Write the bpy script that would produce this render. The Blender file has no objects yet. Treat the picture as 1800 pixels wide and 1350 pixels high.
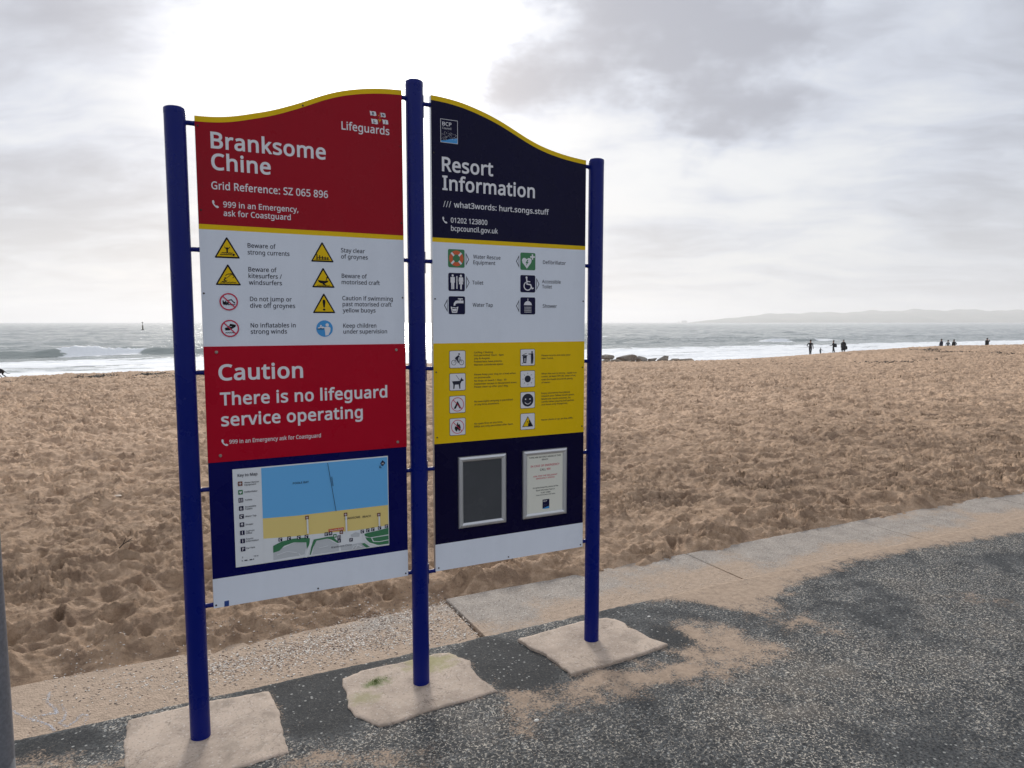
import bpy, bmesh, math, random
import numpy as np
from mathutils import Vector, Matrix
from mathutils.geometry import tessellate_polygon, delaunay_2d_cdt
random.seed(7); rng = np.random.default_rng(7)
scene = bpy.context.scene
C = scene.collection
R = math.radians
# World frame: +x runs along the promenade, +y out to sea, z up, camera stands over the origin.
AZ = 1.10707                      # camera bearing measured from the -y..x axis (see FWD)
FWD = Vector((math.cos(AZ), math.sin(AZ), 0)); RGT = Vector((math.sin(AZ), -math.cos(AZ), 0))
PITCH = 0.08881
# ---------------------------------------------------------------- camera
cam = bpy.data.cameras.new('camera'); co = bpy.data.objects.new('camera', cam); C.objects.link(co)
co.location = (0, 0, 1.6)
co.rotation_euler = (math.pi/2 - PITCH, 0, AZ - math.pi/2)
cam.sensor_width = 36; cam.lens = 36*1217.04/1800
cam.clip_start = 0.05; cam.clip_end = 60000
scene.camera = co
# ---------------------------------------------------------------- light
SUN_AZ, SUN_EL = R(-12), R(22)    # bearing from the camera's forward direction, height
sd = (FWD*math.cos(SUN_AZ) + RGT*math.sin(SUN_AZ))*math.cos(SUN_EL) + Vector((0, 0, math.sin(SUN_EL)))
sun = bpy.data.lights.new('sun', 'SUN'); so = bpy.data.objects.new('sun', sun); C.objects.link(so)
sun.energy = 2.6; sun.angle = R(14); sun.color = (1, .95, .88)
so.rotation_euler = sd.to_track_quat('Z', 'Y').to_euler()
scene.view_settings.view_transform = 'Standard'; scene.view_settings.look = 'None'
scene.view_settings.exposure = 0; scene.view_settings.gamma = 1; scene.view_settings.use_curve_mapping = False
scene.render.engine = 'CYCLES'
scene.cycles.use_denoising = True
scene.cycles.max_bounces = 6; scene.cycles.diffuse_bounces = 3; scene.cycles.volume_bounces = 1
scene.cycles.sample_clamp_indirect = 8

# ---------------------------------------------------------------- node helper
class NT:
    def __init__(s, tree): s.t = tree; s.n = tree.nodes; s.l = tree.links
    def new(s, typ, ins=None, **props):
        n = s.n.new(typ)
        for k, v in props.items(): setattr(n, k, v)
        for k, v in (ins or {}).items():
            sock = n.inputs[k]
            if hasattr(v, 'is_output') or isinstance(v, bpy.types.NodeSocket): s.l.new(v, sock)
            else: sock.default_value = v
        return n
    def math(s, op, a, b=None, c=None, clamp=False):
        n = s.n.new('ShaderNodeMath'); n.operation = op; n.use_clamp = clamp
        for i, v in enumerate((a, b, c)):
            if v is None: continue
            if isinstance(v, bpy.types.NodeSocket): s.l.new(v, n.inputs[i])
            else: n.inputs[i].default_value = v
        return n.outputs[0]
    def vmath(s, op, a, b=None, scale=None):
        n = s.n.new('ShaderNodeVectorMath'); n.operation = op
        for i, v in enumerate((a, b)):
            if v is None: continue
            if isinstance(v, bpy.types.NodeSocket): s.l.new(v, n.inputs[i])
            else: n.inputs[i].default_value = v
        if scale is not None:
            if isinstance(scale, bpy.types.NodeSocket): s.l.new(scale, n.inputs['Scale'])
            else: n.inputs['Scale'].default_value = scale
        return n
    def mix(s, f, a, b, blend='MIX'):
        n = s.n.new('ShaderNodeMix'); n.data_type = 'RGBA'; n.blend_type = blend; n.clamp_factor = True
        for sock, v in ((n.inputs[0], f), (n.inputs[6], a), (n.inputs[7], b)):
            if isinstance(v, bpy.types.NodeSocket): s.l.new(v, sock)
            else: sock.default_value = v if sock.type == 'VALUE' else (*v, 1)[:4]
        return n.outputs[2]
    def ss(s, v, lo, hi, a=0., b=1.):
        n = s.n.new('ShaderNodeMapRange'); n.interpolation_type = 'SMOOTHSTEP'
        s.l.new(v, n.inputs[0]); n.inputs[1].default_value = lo; n.inputs[2].default_value = hi
        n.inputs[3].default_value = a; n.inputs[4].default_value = b
        return n.outputs[0]
    def noise(s, vec, scale, detail=4, rough=.5, dist=0., dim='3D', lac=2.):
        n = s.n.new('ShaderNodeTexNoise'); n.noise_dimensions = dim
        if vec is not None: s.l.new(vec, n.inputs['Vector'])
        n.inputs['Scale'].default_value = scale; n.inputs['Detail'].default_value = detail
        n.inputs['Roughness'].default_value = rough; n.inputs['Distortion'].default_value = dist
        return n.outputs[0]
    def vor(s, vec, scale, feature='F1', out='Distance', rnd=1.):
        n = s.n.new('ShaderNodeTexVoronoi'); n.feature = feature
        if vec is not None: s.l.new(vec, n.inputs['Vector'])
        n.inputs['Scale'].default_value = scale; n.inputs['Randomness'].default_value = rnd
        return n.outputs[out]
# ---------------------------------------------------------------- world: bright broken overcast
world = bpy.data.worlds.new('World'); scene.world = world; world.use_nodes = True
w = NT(world.node_tree); w.n.clear()
tc = w.new('ShaderNodeTexCoord').outputs['Generated']
dirn = w.vmath('NORMALIZE', tc).outputs[0]
sep = w.new('ShaderNodeSeparateXYZ', {0: dirn})
dz = sep.outputs[2]
dzc = w.math('MAXIMUM', dz, 0.0)
fw = w.vmath('DOT_PRODUCT', dirn, tuple(FWD)).outputs['Value']
rt = w.vmath('DOT_PRODUCT', dirn, tuple(RGT)).outputs['Value']
den = w.math('ADD', dzc, 0.16)
cv = w.new('ShaderNodeCombineXYZ', {0: w.math('DIVIDE', rt, den), 1: w.math('DIVIDE', fw, den), 2: 0.0}).outputs[0]
warp = w.new('ShaderNodeTexNoise', {'Vector': cv, 'Scale': .9, 'Detail': 3.0})
cvw = w.vmath('ADD', cv, w.vmath('SCALE', w.vmath('SUBTRACT', warp.outputs['Color'], (.5, .5, .5)).outputs[0], scale=.9).outputs[0]).outputs[0]
cvs = w.vmath('MULTIPLY', cvw, (0.62, 1.0, 1.0)).outputs[0]
n1 = w.noise(cvs, .75, 6, .50)
n2 = w.noise(cvs, 2.4, 6, .55)
n3 = w.noise(w.vmath('MULTIPLY', w.vmath('ADD', cvw, (7.3, 2.1, 0)).outputs[0], (.45, 1, 1)).outputs[0], .45, 4, .5)
def cdir(px, py):                # a fixed compass direction in the sky, given as bearing / height tangents
    a = px; b = py
    v = FWD + RGT*a + Vector((0, 0, b)); return tuple(v.normalized())
wn1 = w.new('ShaderNodeTexNoise', {'Vector': w.vmath('MULTIPLY', dirn, (1, 1, 1.8)).outputs[0], 'Scale': 4.5, 'Detail': 5.0, 'Roughness': .6})
dirw = w.vmath('NORMALIZE', w.vmath('ADD', dirn, w.vmath('SCALE', w.vmath('SUBTRACT', wn1.outputs['Color'], (.5, .5, .5)).outputs[0], scale=.42).outputs[0]).outputs[0]).outputs[0]
def blob(a, b, r0, r1):
    d = w.vmath('DOT_PRODUCT', dirw, cdir(a, b)).outputs['Value']
    return w.ss(d, math.cos(R(r1)), math.cos(R(r0)))
cl = w.math('ADD', w.math('MULTIPLY', n1, .42), w.math('ADD', w.math('MULTIPLY', n2, .36), w.math('MULTIPLY', n3, .22)))
# thickness of the deck: fixed banks and openings plus noise
thick = cl
for a_, b_, r0_, r1_, k_ in ((.09, .42, 1, 10, .08), (.30, .37, 1, 9, .065), (.24, .50, 3, 14, .06), (.75, .30, 4, 24, .03), (-.64, .38, 3, 22, .07), (.0, .75, 5, 18, .05),
                             (-.26, .27, 1, 14, -.06), (-.12, .40, 1, 9, -.07), (.16, .22, 1, 11, -.07), (.42, .20, 1, 7, -.03)):
    thick = w.math('ADD', thick, w.math('MULTIPLY', blob(a_, b_, r0_, r1_), k_))
glow = w.math('POWER', w.math('MAXIMUM', w.vmath('DOT_PRODUCT', dirn, tuple(sd)).outputs['Value'], 0.), 100.0)
glow2 = w.math('POWER', w.math('MAXIMUM', w.vmath('DOT_PRODUCT', dirn, tuple(sd)).outputs['Value'], 0.), 3.0)
tk = w.ss(thick, .40, .64)
glow = w.math('MULTIPLY', glow, w.ss(tk, .15, .9, 1., .25))
deck = w.new('ShaderNodeValToRGB', {0: tk})
cr = deck.color_ramp; cr.elements[0].position = 0; cr.elements[0].color = (.86, .88, .905, 1)
cr.elements[1].position = 1; cr.elements[1].color = (.44, .46, .53, 1)
e = cr.elements.new(.5); e.color = (.66, .70, .79, 1)
lum = w.math('ADD', .92, w.math('ADD', w.math('MULTIPLY', glow, 2.0), w.math('MULTIPLY', glow2, .12)))
deckc = w.vmath('SCALE', deck.outputs[0], scale=lum).outputs[0]
hor = w.ss(dz, 0.0, .24, 1., 0.)
horc = w.mix(glow2, (.75, .76, .79), (.90, .885, .86))
cloud = w.mix(w.math('MULTIPLY', hor, .60), deckc, horc)
below = w.ss(dz, -.05, 0.0)
cloud = w.mix(below, (.35, .36, .36), cloud)
nish = w.new('ShaderNodeTexSky', sky_type='NISHITA', sun_disc=False, sun_elevation=SUN_EL,
             sun_rotation=math.atan2(sd.x, sd.y), altitude=10, dust_density=3)
SKY = .1
skyc = w.mix(.94, nish.outputs[0], w.vmath('SCALE', cloud, scale=1/SKY).outputs[0])
bg = w.new('ShaderNodeBackground', {'Color': skyc, 'Strength': SKY})
w.new('ShaderNodeOutputWorld', {'Surface': bg.outputs[0]})

# ---------------------------------------------------------------- object helpers
def tag(o, label=None, cat=None, group=None, kind=None):
    if label: o['label'] = label
    if cat: o['category'] = cat
    if group: o['group'] = group
    if kind: o['kind'] = kind
    return o
def empty(name, loc, rz=0):
    o = bpy.data.objects.new(name, None); C.objects.link(o); o.location = loc; o.rotation_euler = (0, 0, rz)
    o.empty_display_size = .1; return o
def wloc(o):
    v = Vector((0, 0, 0))
    while o is not None: v += o.location; o = o.parent
    return v
def link(name, me, parent=None, loc=(0, 0, 0), rot=(0, 0, 0)):
    o = bpy.data.objects.new(name, me); C.objects.link(o); o.location = loc; o.rotation_euler = rot
    if parent is not None: o.parent = parent
    return o
def mesh_np(name, verts, quads, mats, smooth=True, tri=False):
    me = bpy.data.meshes.new(name); k = 3 if tri else 4
    me.vertices.add(len(verts)); me.vertices.foreach_set('co', np.ascontiguousarray(verts, dtype=np.float32).ravel())
    me.loops.add(len(quads)*k); me.loops.foreach_set('vertex_index', np.ascontiguousarray(quads, dtype=np.int32).ravel())
    me.polygons.add(len(quads)); me.polygons.foreach_set('loop_start', np.arange(0, len(quads)*k, k, dtype=np.int32))
    me.update(calc_edges=True); me.validate()
    if smooth: me.polygons.foreach_set('use_smooth', np.ones(len(me.polygons), dtype=bool))
    for m in mats: me.materials.append(m)
    return me
def grid_quads(nr, nc):
    i = np.arange(nr-1)[:, None]*nc + np.arange(nc-1)[None, :]
    return np.stack([i, i+1, i+nc+1, i+nc], -1).reshape(-1, 4)
def attr(me, name, arr):
    a = me.attributes.new(name, 'FLOAT', 'POINT'); a.data.foreach_set('value', np.ascontiguousarray(arr, dtype=np.float32).ravel())
class MB:                                            # collects polygons into one mesh
    def __init__(s): s.v = []; s.f = []; s.m = []; s.mats = []; s.sm = []
    def mi(s, mat):
        if mat not in s.mats: s.mats.append(mat)
        return s.mats.index(mat)
    def add(s, vs, fs, mat, smooth=False):
        b = len(s.v); s.v += [tuple(v) for v in vs]; k = s.mi(mat)
        for f in fs: s.f.append([b+i for i in f]); s.m.append(k); s.sm.append(smooth)
    def box(s, x0, x1, y0, y1, z0, z1, mat):
        v = [(x, y, z) for z in (z0, z1) for y in (y0, y1) for x in (x0, x1)]
        s.add(v, [(0, 2, 3, 1), (4, 5, 7, 6), (0, 1, 5, 4), (2, 6, 7, 3), (0, 4, 6, 2), (1, 3, 7, 5)], mat)
    def lathe(s, prof, n, mat, c=(0, 0, 0), axis='z', smooth=True):
        vs = []
        for r, h in prof:
            for k in range(n):
                a = 2*math.pi*k/n
                p = (r*math.cos(a), r*math.sin(a), h)
                if axis == 'x': p = (h, p[0], p[1])
                if axis == 'y': p = (p[0], h, p[1])
                vs.append((p[0]+c[0], p[1]+c[1], p[2]+c[2]))
        fs = []
        for j in range(len(prof)-1):
            for k in range(n):
                q = [j*n+k, j*n+(k+1) % n, (j+1)*n+(k+1) % n, (j+1)*n+k]
                fs.append(q[::-1] if axis == 'y' else q)
        s.add(vs, fs, mat, smooth)
    def prism(s, pts, y0, y1, mat):                   # outline in x,z; y0 is the front
        n = len(pts); v = [(x, y0, z) for x, z in pts] + [(x, y1, z) for x, z in pts]
        tri = tessellate_polygon([[Vector((x, z, 0)) for x, z in pts]])
        fs = []
        for t in tri:
            a, b, c = [Vector(pts[i]) for i in t]
            cr_ = (b-a).x*(c-a).y - (b-a).y*(c-a).x
            t = tuple(t) if cr_ > 0 else tuple(t)[::-1]
            fs.append(t); fs.append(tuple(n+i for i in t[::-1]))
        area = sum(pts[i][0]*pts[(i+1) % n][1]-pts[(i+1) % n][0]*pts[i][1] for i in range(n))
        for i in range(n):
            j = (i+1) % n
            fs.append((i, j, n+j, n+i)[::-1] if area > 0 else (i, j, n+j, n+i))
        s.add(v, fs, mat)
    def build(s, name, parent=None, loc=(0, 0, 0), origin=None):
        me = bpy.data.meshes.new(name)
        o = Vector(origin) if origin is not None else Vector((0, 0, 0))
        me.from_pydata([Vector(v)-o for v in s.v], [], s.f)
        for m in s.mats: me.materials.append(m)
        me.polygons.foreach_set('material_index', s.m); me.polygons.foreach_set('use_smooth', s.sm); me.update()
        return link(name, me, parent, loc)
# ---------------------------------------------------------------- numpy noise
PERM = rng.permutation(4096); GR = rng.random(4096)*2*np.pi
def pn(x, y, seed=0):
    xi = np.floor(x).astype(np.int64); yi = np.floor(y).astype(np.int64); xf = x-xi; yf = y-yi
    u = xf*xf*xf*(xf*(xf*6-15)+10); v = yf*yf*yf*(yf*(yf*6-15)+10)
    def g(a, b, fx, fy):
        h = PERM[(PERM[(a+seed*131) & 4095]+b*17+seed) & 4095]; t = GR[h]
        return np.cos(t)*fx+np.sin(t)*fy
    n00 = g(xi, yi, xf, yf); n10 = g(xi+1, yi, xf-1, yf); n01 = g(xi, yi+1, xf, yf-1); n11 = g(xi+1, yi+1, xf-1, yf-1)
    a = n00+u*(n10-n00); b = n01+u*(n11-n01)
    return (a+v*(b-a))*1.5
def fbm(x, y, o=4, seed=0, g=.5):
    r = 0; a = 1; t = 0
    for k in range(o): r = r+a*pn(x*2**k, y*2**k, seed+k); t += a; a *= g
    return r/t
def sst(x, a, b): t = np.clip((x-a)/(b-a), 0, 1); return t*t*(3-2*t)
def pits(x, y, cell, r0, r1, prob, seed, asp=.5):
    """dimples with a raised rim, one candidate per cell; returns height in units of 1"""
    out = np.zeros_like(x); cx = np.floor(x/cell).astype(np.int64); cy = np.floor(y/cell).astype(np.int64)
    H = np.random.default_rng(seed).random((6, 4096))
    for dx in (-1, 0, 1):
        for dy in (-1, 0, 1):
            a = cx+dx; b = cy+dy
            h = PERM[(PERM[(a+seed*57) & 4095]+b*23+seed*7) & 4095]
            px = (a+H[0][h])*cell; py = (b+H[1][h])*cell
            r = r0+(r1-r0)*H[2][h]; th = H[3][h]*math.pi; on = H[4][h] < prob; dep = .45+.55*H[5][h]
            ex = x-px; ey = y-py; c, s = np.cos(th), np.sin(th)
            u = (ex*c+ey*s)/r; v = (-ex*s+ey*c)/(r*asp)
            d = np.sqrt(u*u+v*v)
            hgt = -np.exp(-(d/.72)**4*1.0)*1.0 + .55*np.exp(-((d-1.12)/.26)**2)
            out += np.where(on & (d < 2.2), hgt*dep, 0)
    return out
# ---------------------------------------------------------------- materials
def pmat(name, col, rough=.5, metal=0., spec=.5, build=None, coat=0.):
    m = bpy.data.materials.new(name); m.use_nodes = True; t = NT(m.node_tree)
    b = m.node_tree.nodes['Principled BSDF']
    b.inputs['Base Color'].default_value = (*col, 1); b.inputs['Roughness'].default_value = rough
    b.inputs['Metallic'].default_value = metal; b.inputs['Specular IOR Level'].default_value = spec
    b.inputs['Coat Weight'].default_value = coat
    if build: build(t, b)
    return m
def objc(t): return t.new('ShaderNodeTexCoord').outputs['Object']
def weather(col, amt=.12, sc=6., rough=.35, specks=0.):
    def f(t, b):
        p = t.new('ShaderNodeNewGeometry').outputs['Position']
        n = t.noise(p, sc, 5, .6); n2 = t.noise(t.vmath('MULTIPLY', p, (14, 14, 1.2)).outputs[0], 1.5, 4, .6)
        k = t.ss(t.math('ADD', t.math('MULTIPLY', n, .6), t.math('MULTIPLY', n2, .4)), .3, .7, 1-amt, 1+amt*.5)
        c = t.vmath('SCALE', (*col,), scale=k).outputs[0]
        if specks:
            v = t.noise(p, 55, 3, .6); c = t.mix(t.ss(v, .70, .76, 0, specks), c, (.45, .43, .40))
        t.l.new(c, b.inputs['Base Color']); t.l.new(t.ss(n, .3, .7, rough*.75, rough*1.3), b.inputs['Roughness'])
    return f
def sheet(name, col, rough=.32, amt=.07, specks=0.):
    return pmat(name, col, rough, spec=.12, build=weather(col, amt, 5., rough, specks))
M_post = pmat('blue_paint', (.001, .008, .15), .3, spec=.2, build=weather((.001, .008, .15), .05, 9, .30, .0))
M_red_dark = sheet('red_vinyl_dark', (.33, .004, .016), .30, .04)  # header red, a darker tone than the caution plate's red
M_red = sheet('red_sheet', (.43, .003, .020), .30, .04)
M_white = sheet('white_vinyl', (.74, .79, .88), .30, .03)
M_yel = sheet('yellow_vinyl', (.80, .53, .006), .30, .04)
M_navy = sheet('navy_vinyl', (.004, .003, .030), .25, .1, .0)
M_navy2 = sheet('navy_blue_vinyl', (.003, .004, .085), .28, .1)
M_alu = pmat('aluminium', (.55, .56, .58), .38, 1.0)
M_text = pmat('white_print', (.74, .74, .78), .5)
M_ink = pmat('dark_print', (.028, .03, .05), .5, spec=.12)
M_icon = pmat('navy_print', (.010, .010, .045), .4, spec=.12)
M_black = pmat('black_print', (.012, .012, .016), .4, spec=.12)
M_green = pmat('green_print', (.03, .19, .07), .4)
M_orange = pmat('orange_print', (.62, .10, .02), .4)
M_ired = pmat('red_print', (.55, .01, .06), .4)
M_blue = pmat('blue_print', (.04, .30, .68), .4)
M_msea = pmat('map_blue', (.13, .44, .82), .4)
M_msand = pmat('map_sand', (.78, .62, .22), .4)
M_mland = pmat('map_grey', (.52, .55, .58), .4)
M_mroad = pmat('map_light', (.74, .77, .80), .4)
M_mgreen = pmat('map_green', (.045, .20, .09), .4)
M_pap = pmat('paper', (.74, .74, .66), .35)
M_slate = sheet('grey_backing', (.075, .08, .088), .25, .10)
M_bsticker = pmat('blue_sticker', (.02, .06, .25), .4)
M_screw = pmat('screw_metal', (.35, .30, .26), .35, .9)
M_rivet = pmat('rivet_dark', (.03, .02, .02), .5)

def bump(t, b, h, strength=.5, dist=.01):
    n = t.new('ShaderNodeBump', {'Height': h, 'Strength': strength, 'Distance': dist}); t.l.new(n.outputs[0], b.inputs['Normal'])
def sand_build(t, b):
    p = objc(t)
    big = t.noise(p, .35, 4, .5); mid = t.noise(p, 2.2, 5, .6); fine = t.noise(p, 16, 5, .65); gr = t.noise(p, 260, 2, .6)
    damp = t.new('ShaderNodeAttribute', attribute_name='damp').outputs['Fac']
    c = t.mix(t.ss(mid, .3, .7), (.60, .41, .275), (.42, .285, .19))
    c = t.mix(t.ss(fine, .38, .68), c, (.70, .50, .35))
    cl1 = t.noise(t.vmath('MULTIPLY', p, (1., 1.35, 1.)).outputs[0], 4.3, 6, .68, .5)
    c = t.mix(t.ss(cl1, .50, .60, 0, .62), c, (.27, .18, .125))
    c = t.mix(t.ss(cl1, .44, .36, 0, .35), c, (.74, .54, .385))
    c = t.mix(t.ss(big, .35, .7, 0, .35), c, (.33, .225, .155))
    c = t.mix(t.ss(damp, 0, 1, 0, .8), c, (.22, .155, .115))
    c = t.mix(t.ss(gr, .60, .75, 0, .45), c, (.12, .085, .06))
    gr2 = t.noise(p, 180, 2, .6); c = t.mix(t.ss(gr2, .66, .78, 0, .5), c, (.62, .52, .42))
    t.l.new(c, b.inputs['Base Color'])
    yy = t.new('ShaderNodeSeparateXYZ', {0: p}).outputs[1]
    h = t.math('ADD', t.math('MULTIPLY', t.noise(p, 38, 6, .68), .8), t.math('MULTIPLY', gr, .12))
    h = t.math('ADD', t.math('MULTIPLY', h, t.ss(yy, 4.5, 13, 1, .12)), t.math('MULTIPLY', t.noise(p, 9, 4, .6), t.ss(yy, 6, 20, .15, .8)))
    bump(t, b, h, 1., .055)
M_sand = pmat('beach_sand', (.4, .28, .2), .9, spec=.15, build=sand_build)
def dust_sand(t, p):
    n = t.noise(p, 30, 5, .65); c = t.mix(t.ss(n, .35, .7), (.47, .355, .265), (.36, .27, .20))
    g = t.noise(p, 300, 2, .6); c = t.mix(t.ss(g, .62, .74, 0, .6), c, (.60, .50, .40))
    g = t.noise(p, 230, 2, .5); return t.mix(t.ss(g, .64, .74, 0, .6), c, (.10, .075, .055))
def asphalt_build(t, b):
    p = objc(t)
    wp = t.vmath('ADD', p, t.vmath('SCALE', t.new('ShaderNodeTexNoise', {'Vector': p, 'Scale': 45., 'Detail': 4.}).outputs['Color'], scale=.035).outputs[0]).outputs[0]
    big = t.noise(p, 1.1, 4, .55); mid = t.noise(p, 7, 4, .6)
    base = t.mix(t.ss(mid, .3, .7), (.066, .070, .073), (.130, .135, .137))
    base = t.mix(t.ss(t.noise(p, 75, 4, .75), .42, .60, 0, .8), base, (.018, .019, .022))
    # pale dust caught between chippings: short crooked flecks
    v1 = t.vor(wp, 48, 'DISTANCE_TO_EDGE'); fl = t.ss(v1, .03, .15, 1., 0.)
    brk = t.noise(wp, 120, 3, .7); fl = t.math('MULTIPLY', fl, t.ss(brk, .50, .60))
    dust = t.new('ShaderNodeAttribute', attribute_name='dust').outputs['Fac']
    amt = t.ss(t.math('ADD', t.math('MULTIPLY', big, .6), t.math('ADD', t.math('MULTIPLY', mid, .4), t.math('MULTIPLY', dust, .35))), .40, .62, .10, 1.)
    base = t.mix(t.ss(dust, -.6, .0, .75, 0), base, (.026, .028, .031))
    base = t.mix(t.math('MULTIPLY', t.ss(dust, .1, .9), t.ss(t.noise(p, 4, 5, .65), .42, .62, 0, .55)), base, (.19, .165, .14))
    c = t.mix(t.math('MULTIPLY', fl, amt), base, (.66, .60, .51))
    v2 = t.vor(p, 70, out='Color'); sp = t.new('ShaderNodeSeparateColor', {0: v2}).outputs[0]
    ds = t.vor(p, 70); chip = t.math('MULTIPLY', t.ss(sp, .90, .92), t.ss(ds, .30, .42, 1, 0))
    c = t.mix(t.math('MULTIPLY', chip, .85), c, (.38, .38, .36))
    s = t.new('ShaderNodeAttribute', attribute_name='sand').outputs['Fac']
    k = t.math('ADD', s, t.math('ADD', t.math('MULTIPLY', t.math('SUBTRACT', t.noise(p, 9, 6, .65), .5), 1.5),
               t.math('MULTIPLY', t.math('SUBTRACT', t.noise(p, 110, 3, .7), .5), 1.6)))
    k = t.ss(k, .38, .85)
    c = t.mix(t.math('MULTIPLY', k, .93), c, dust_sand(t, p)); t.l.new(c, b.inputs['Base Color'])
    t.l.new(t.math('ADD', .78, t.math('MULTIPLY', k, .15)), b.inputs['Roughness'])
    h = t.math('ADD', t.math('MULTIPLY', t.noise(p, 130, 3, .7), t.math('SUBTRACT', 1.2, k)), t.math('MULTIPLY', t.noise(p, 45, 5, .7), .9))
    bump(t, b, h, .45, .005)
M_asph = pmat('asphalt', (.05, .05, .05), .8, spec=.12, build=asphalt_build)
def conc_build(dust0):
    def f(t, b):
        p = t.new('ShaderNodeNewGeometry').outputs['Position']
        n = t.noise(p, 8, 5, .6); c = t.mix(t.ss(n, .3, .7), (.40, .35, .305), (.30, .262, .23))
        v = t.vor(p, 110, out='Color'); sp = t.new('ShaderNodeSeparateColor', {0: v}).outputs[0]; ds = t.vor(p, 110)
        ch = t.math('MULTIPLY', t.ss(sp, .72, .76), t.ss(ds, .3, .45, 1, 0))
        c = t.mix(t.math('MULTIPLY', ch, .8), c, (.60, .57, .52))
        ch2 = t.math('MULTIPLY', t.ss(sp, .0, .2, 1, 0), t.ss(ds, .3, .45, 1, 0)); c = t.mix(ch2, c, (.10, .09, .08))
        k = t.math('ADD', t.math('MULTIPLY', t.noise(t.vmath('ADD', p, (3, 0, 0)).outputs[0], 1.6, 5, .6), 1.0), t.math('MULTIPLY', t.noise(p, 60, 4, .7), .35))
        sy = t.new('ShaderNodeSeparateXYZ', {0: p}).outputs[1]
        k = t.math('ADD', k, t.ss(sy, 3.12, 3.5, .18, -.06))
        k = t.ss(k, dust0, dust0+.18); c = t.mix(k, c, dust_sand(t, p)); t.l.new(c, b.inputs['Base Color'])
        bump(t, b, t.math('ADD', t.vor(p, 120), t.math('MULTIPLY', t.noise(p, 40, 5, .7), .8)), .6, .006)
    return f
M_conc = pmat('worn_concrete', (.3, .27, .24), .85, spec=.3, build=conc_build(.64))
M_conc_s = pmat('sandy_concrete', (.3, .27, .24), .85, spec=.3, build=conc_build(.42))
def pad_build(moss):
    def f(t, b):
        p = t.new('ShaderNodeNewGeometry').outputs['Position']
        n = t.noise(p, 6, 5, .6); n2 = t.noise(p, 34, 5, .7)
        c = t.mix(t.ss(n, .32, .68), (.54, .435, .35), (.39, .31, .25))
        c = t.mix(t.ss(n2, .55, .72, 0, .5), c, (.56, .49, .42))
        v = t.vor(p, 170, out='Color'); sp = t.new('ShaderNodeSeparateColor', {0: v}).outputs[0]
        c = t.mix(t.ss(sp, .90, .93, 0, .35), c, (.22, .18, .15)); c = t.mix(t.ss(sp, .06, .04, 0, .4), c, (.68, .62, .56))
        c = t.mix(t.ss(t.noise(t.vmath('ADD', p, (9, 4, 0)).outputs[0], 5, 6, .7, .8), .50, .66, 0, .5), c, (.24, .195, .155))
        cr = t.noise(p, 3.5, 5, .6, 1.2); c = t.mix(t.ss(t.math('ABSOLUTE', t.math('SUBTRACT', cr, .5)), .0, .006, .55, 0), c, (.13, .10, .08))
        if moss:
            for q, r, col, a in moss:
                d = t.vmath('DISTANCE', t.vmath('MULTIPLY', p, (1, 1.5, 0)).outputs[0], (q[0], q[1]*1.5, 0)).outputs['Value']
                m = t.math('ADD', t.math('SUBTRACT', 1., t.math('DIVIDE', d, r)), t.math('MULTIPLY', t.math('SUBTRACT', t.noise(p, 22, 5, .7), .5), 1.6))
                c = t.mix(t.ss(m, .15, .85, 0, a), c, col)
        t.l.new(c, b.inputs['Base Color'])
        bump(t, b, t.math('ADD', t.math('MULTIPLY', n2, 1.), t.math('MULTIPLY', t.noise(p, 160, 3, .6), .35)), .35, .004)
    return f
M_pad = pmat('footing_concrete', (.4, .34, .28), .85, spec=.3, build=pad_build(None))
M_pad_moss = pmat('mossy_footing', (.4, .34, .28), .85, spec=.3, build=pad_build([((.775, 2.90), .10, (.11, .16, .03), .8), ((1.05, 2.97), .22, (.27, .27, .08), .6), ((.69, 2.80), .12, (.25, .25, .09), .5)]))
def sea_build(t, b):
    p = objc(t); foam = t.new('ShaderNodeAttribute', attribute_name='foam').outputs['Fac']
    q = t.vmath('MULTIPLY', p, (.35, 1, 1)).outputs[0]
    f1 = t.noise(q, .8, 6, .65, .6); f2 = t.noise(q, .12, 4, .55)
    k = t.ss(t.math('ADD', foam, t.math('ADD', t.math('MULTIPLY', t.math('SUBTRACT', f1, .5), 1.3), t.math('MULTIPLY', t.math('SUBTRACT', f2, .5), .5))), .45, .62)
    c = t.mix(k, (.28, .315, .30), (.90, .92, .94)); t.l.new(c, b.inputs['Base Color'])
    t.l.new(t.math('ADD', .17, t.math('MULTIPLY', k, .6)), b.inputs['Roughness'])
    h = t.math('ADD', t.math('MULTIPLY', t.noise(q, .9, 5, .62), 1.), t.math('MULTIPLY', t.noise(q, .22, 3, .5), 3.))
    bump(t, b, h, 1., .38)
M_sea = pmat('sea_water', (.06, .08, .07), .18, spec=.9, build=sea_build)
def head_build(t, b):
    p = objc(t); z = t.new('ShaderNodeSeparateXYZ', {0: p}).outputs[2]
    n = t.noise(t.vmath('MULTIPLY', p, (.004, .004, .012)).outputs[0], 1., 5, .6)
    c = t.mix(t.ss(n, .45, .6), (.10, .12, .08), (.16, .16, .11)); t.l.new(c, b.inputs['Base Color'])
M_head = pmat('grassy_downs', (.1, .12, .08), .95, spec=.1, build=head_build)
M_chalk = pmat('chalk', (.55, .55, .52), .9)

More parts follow.
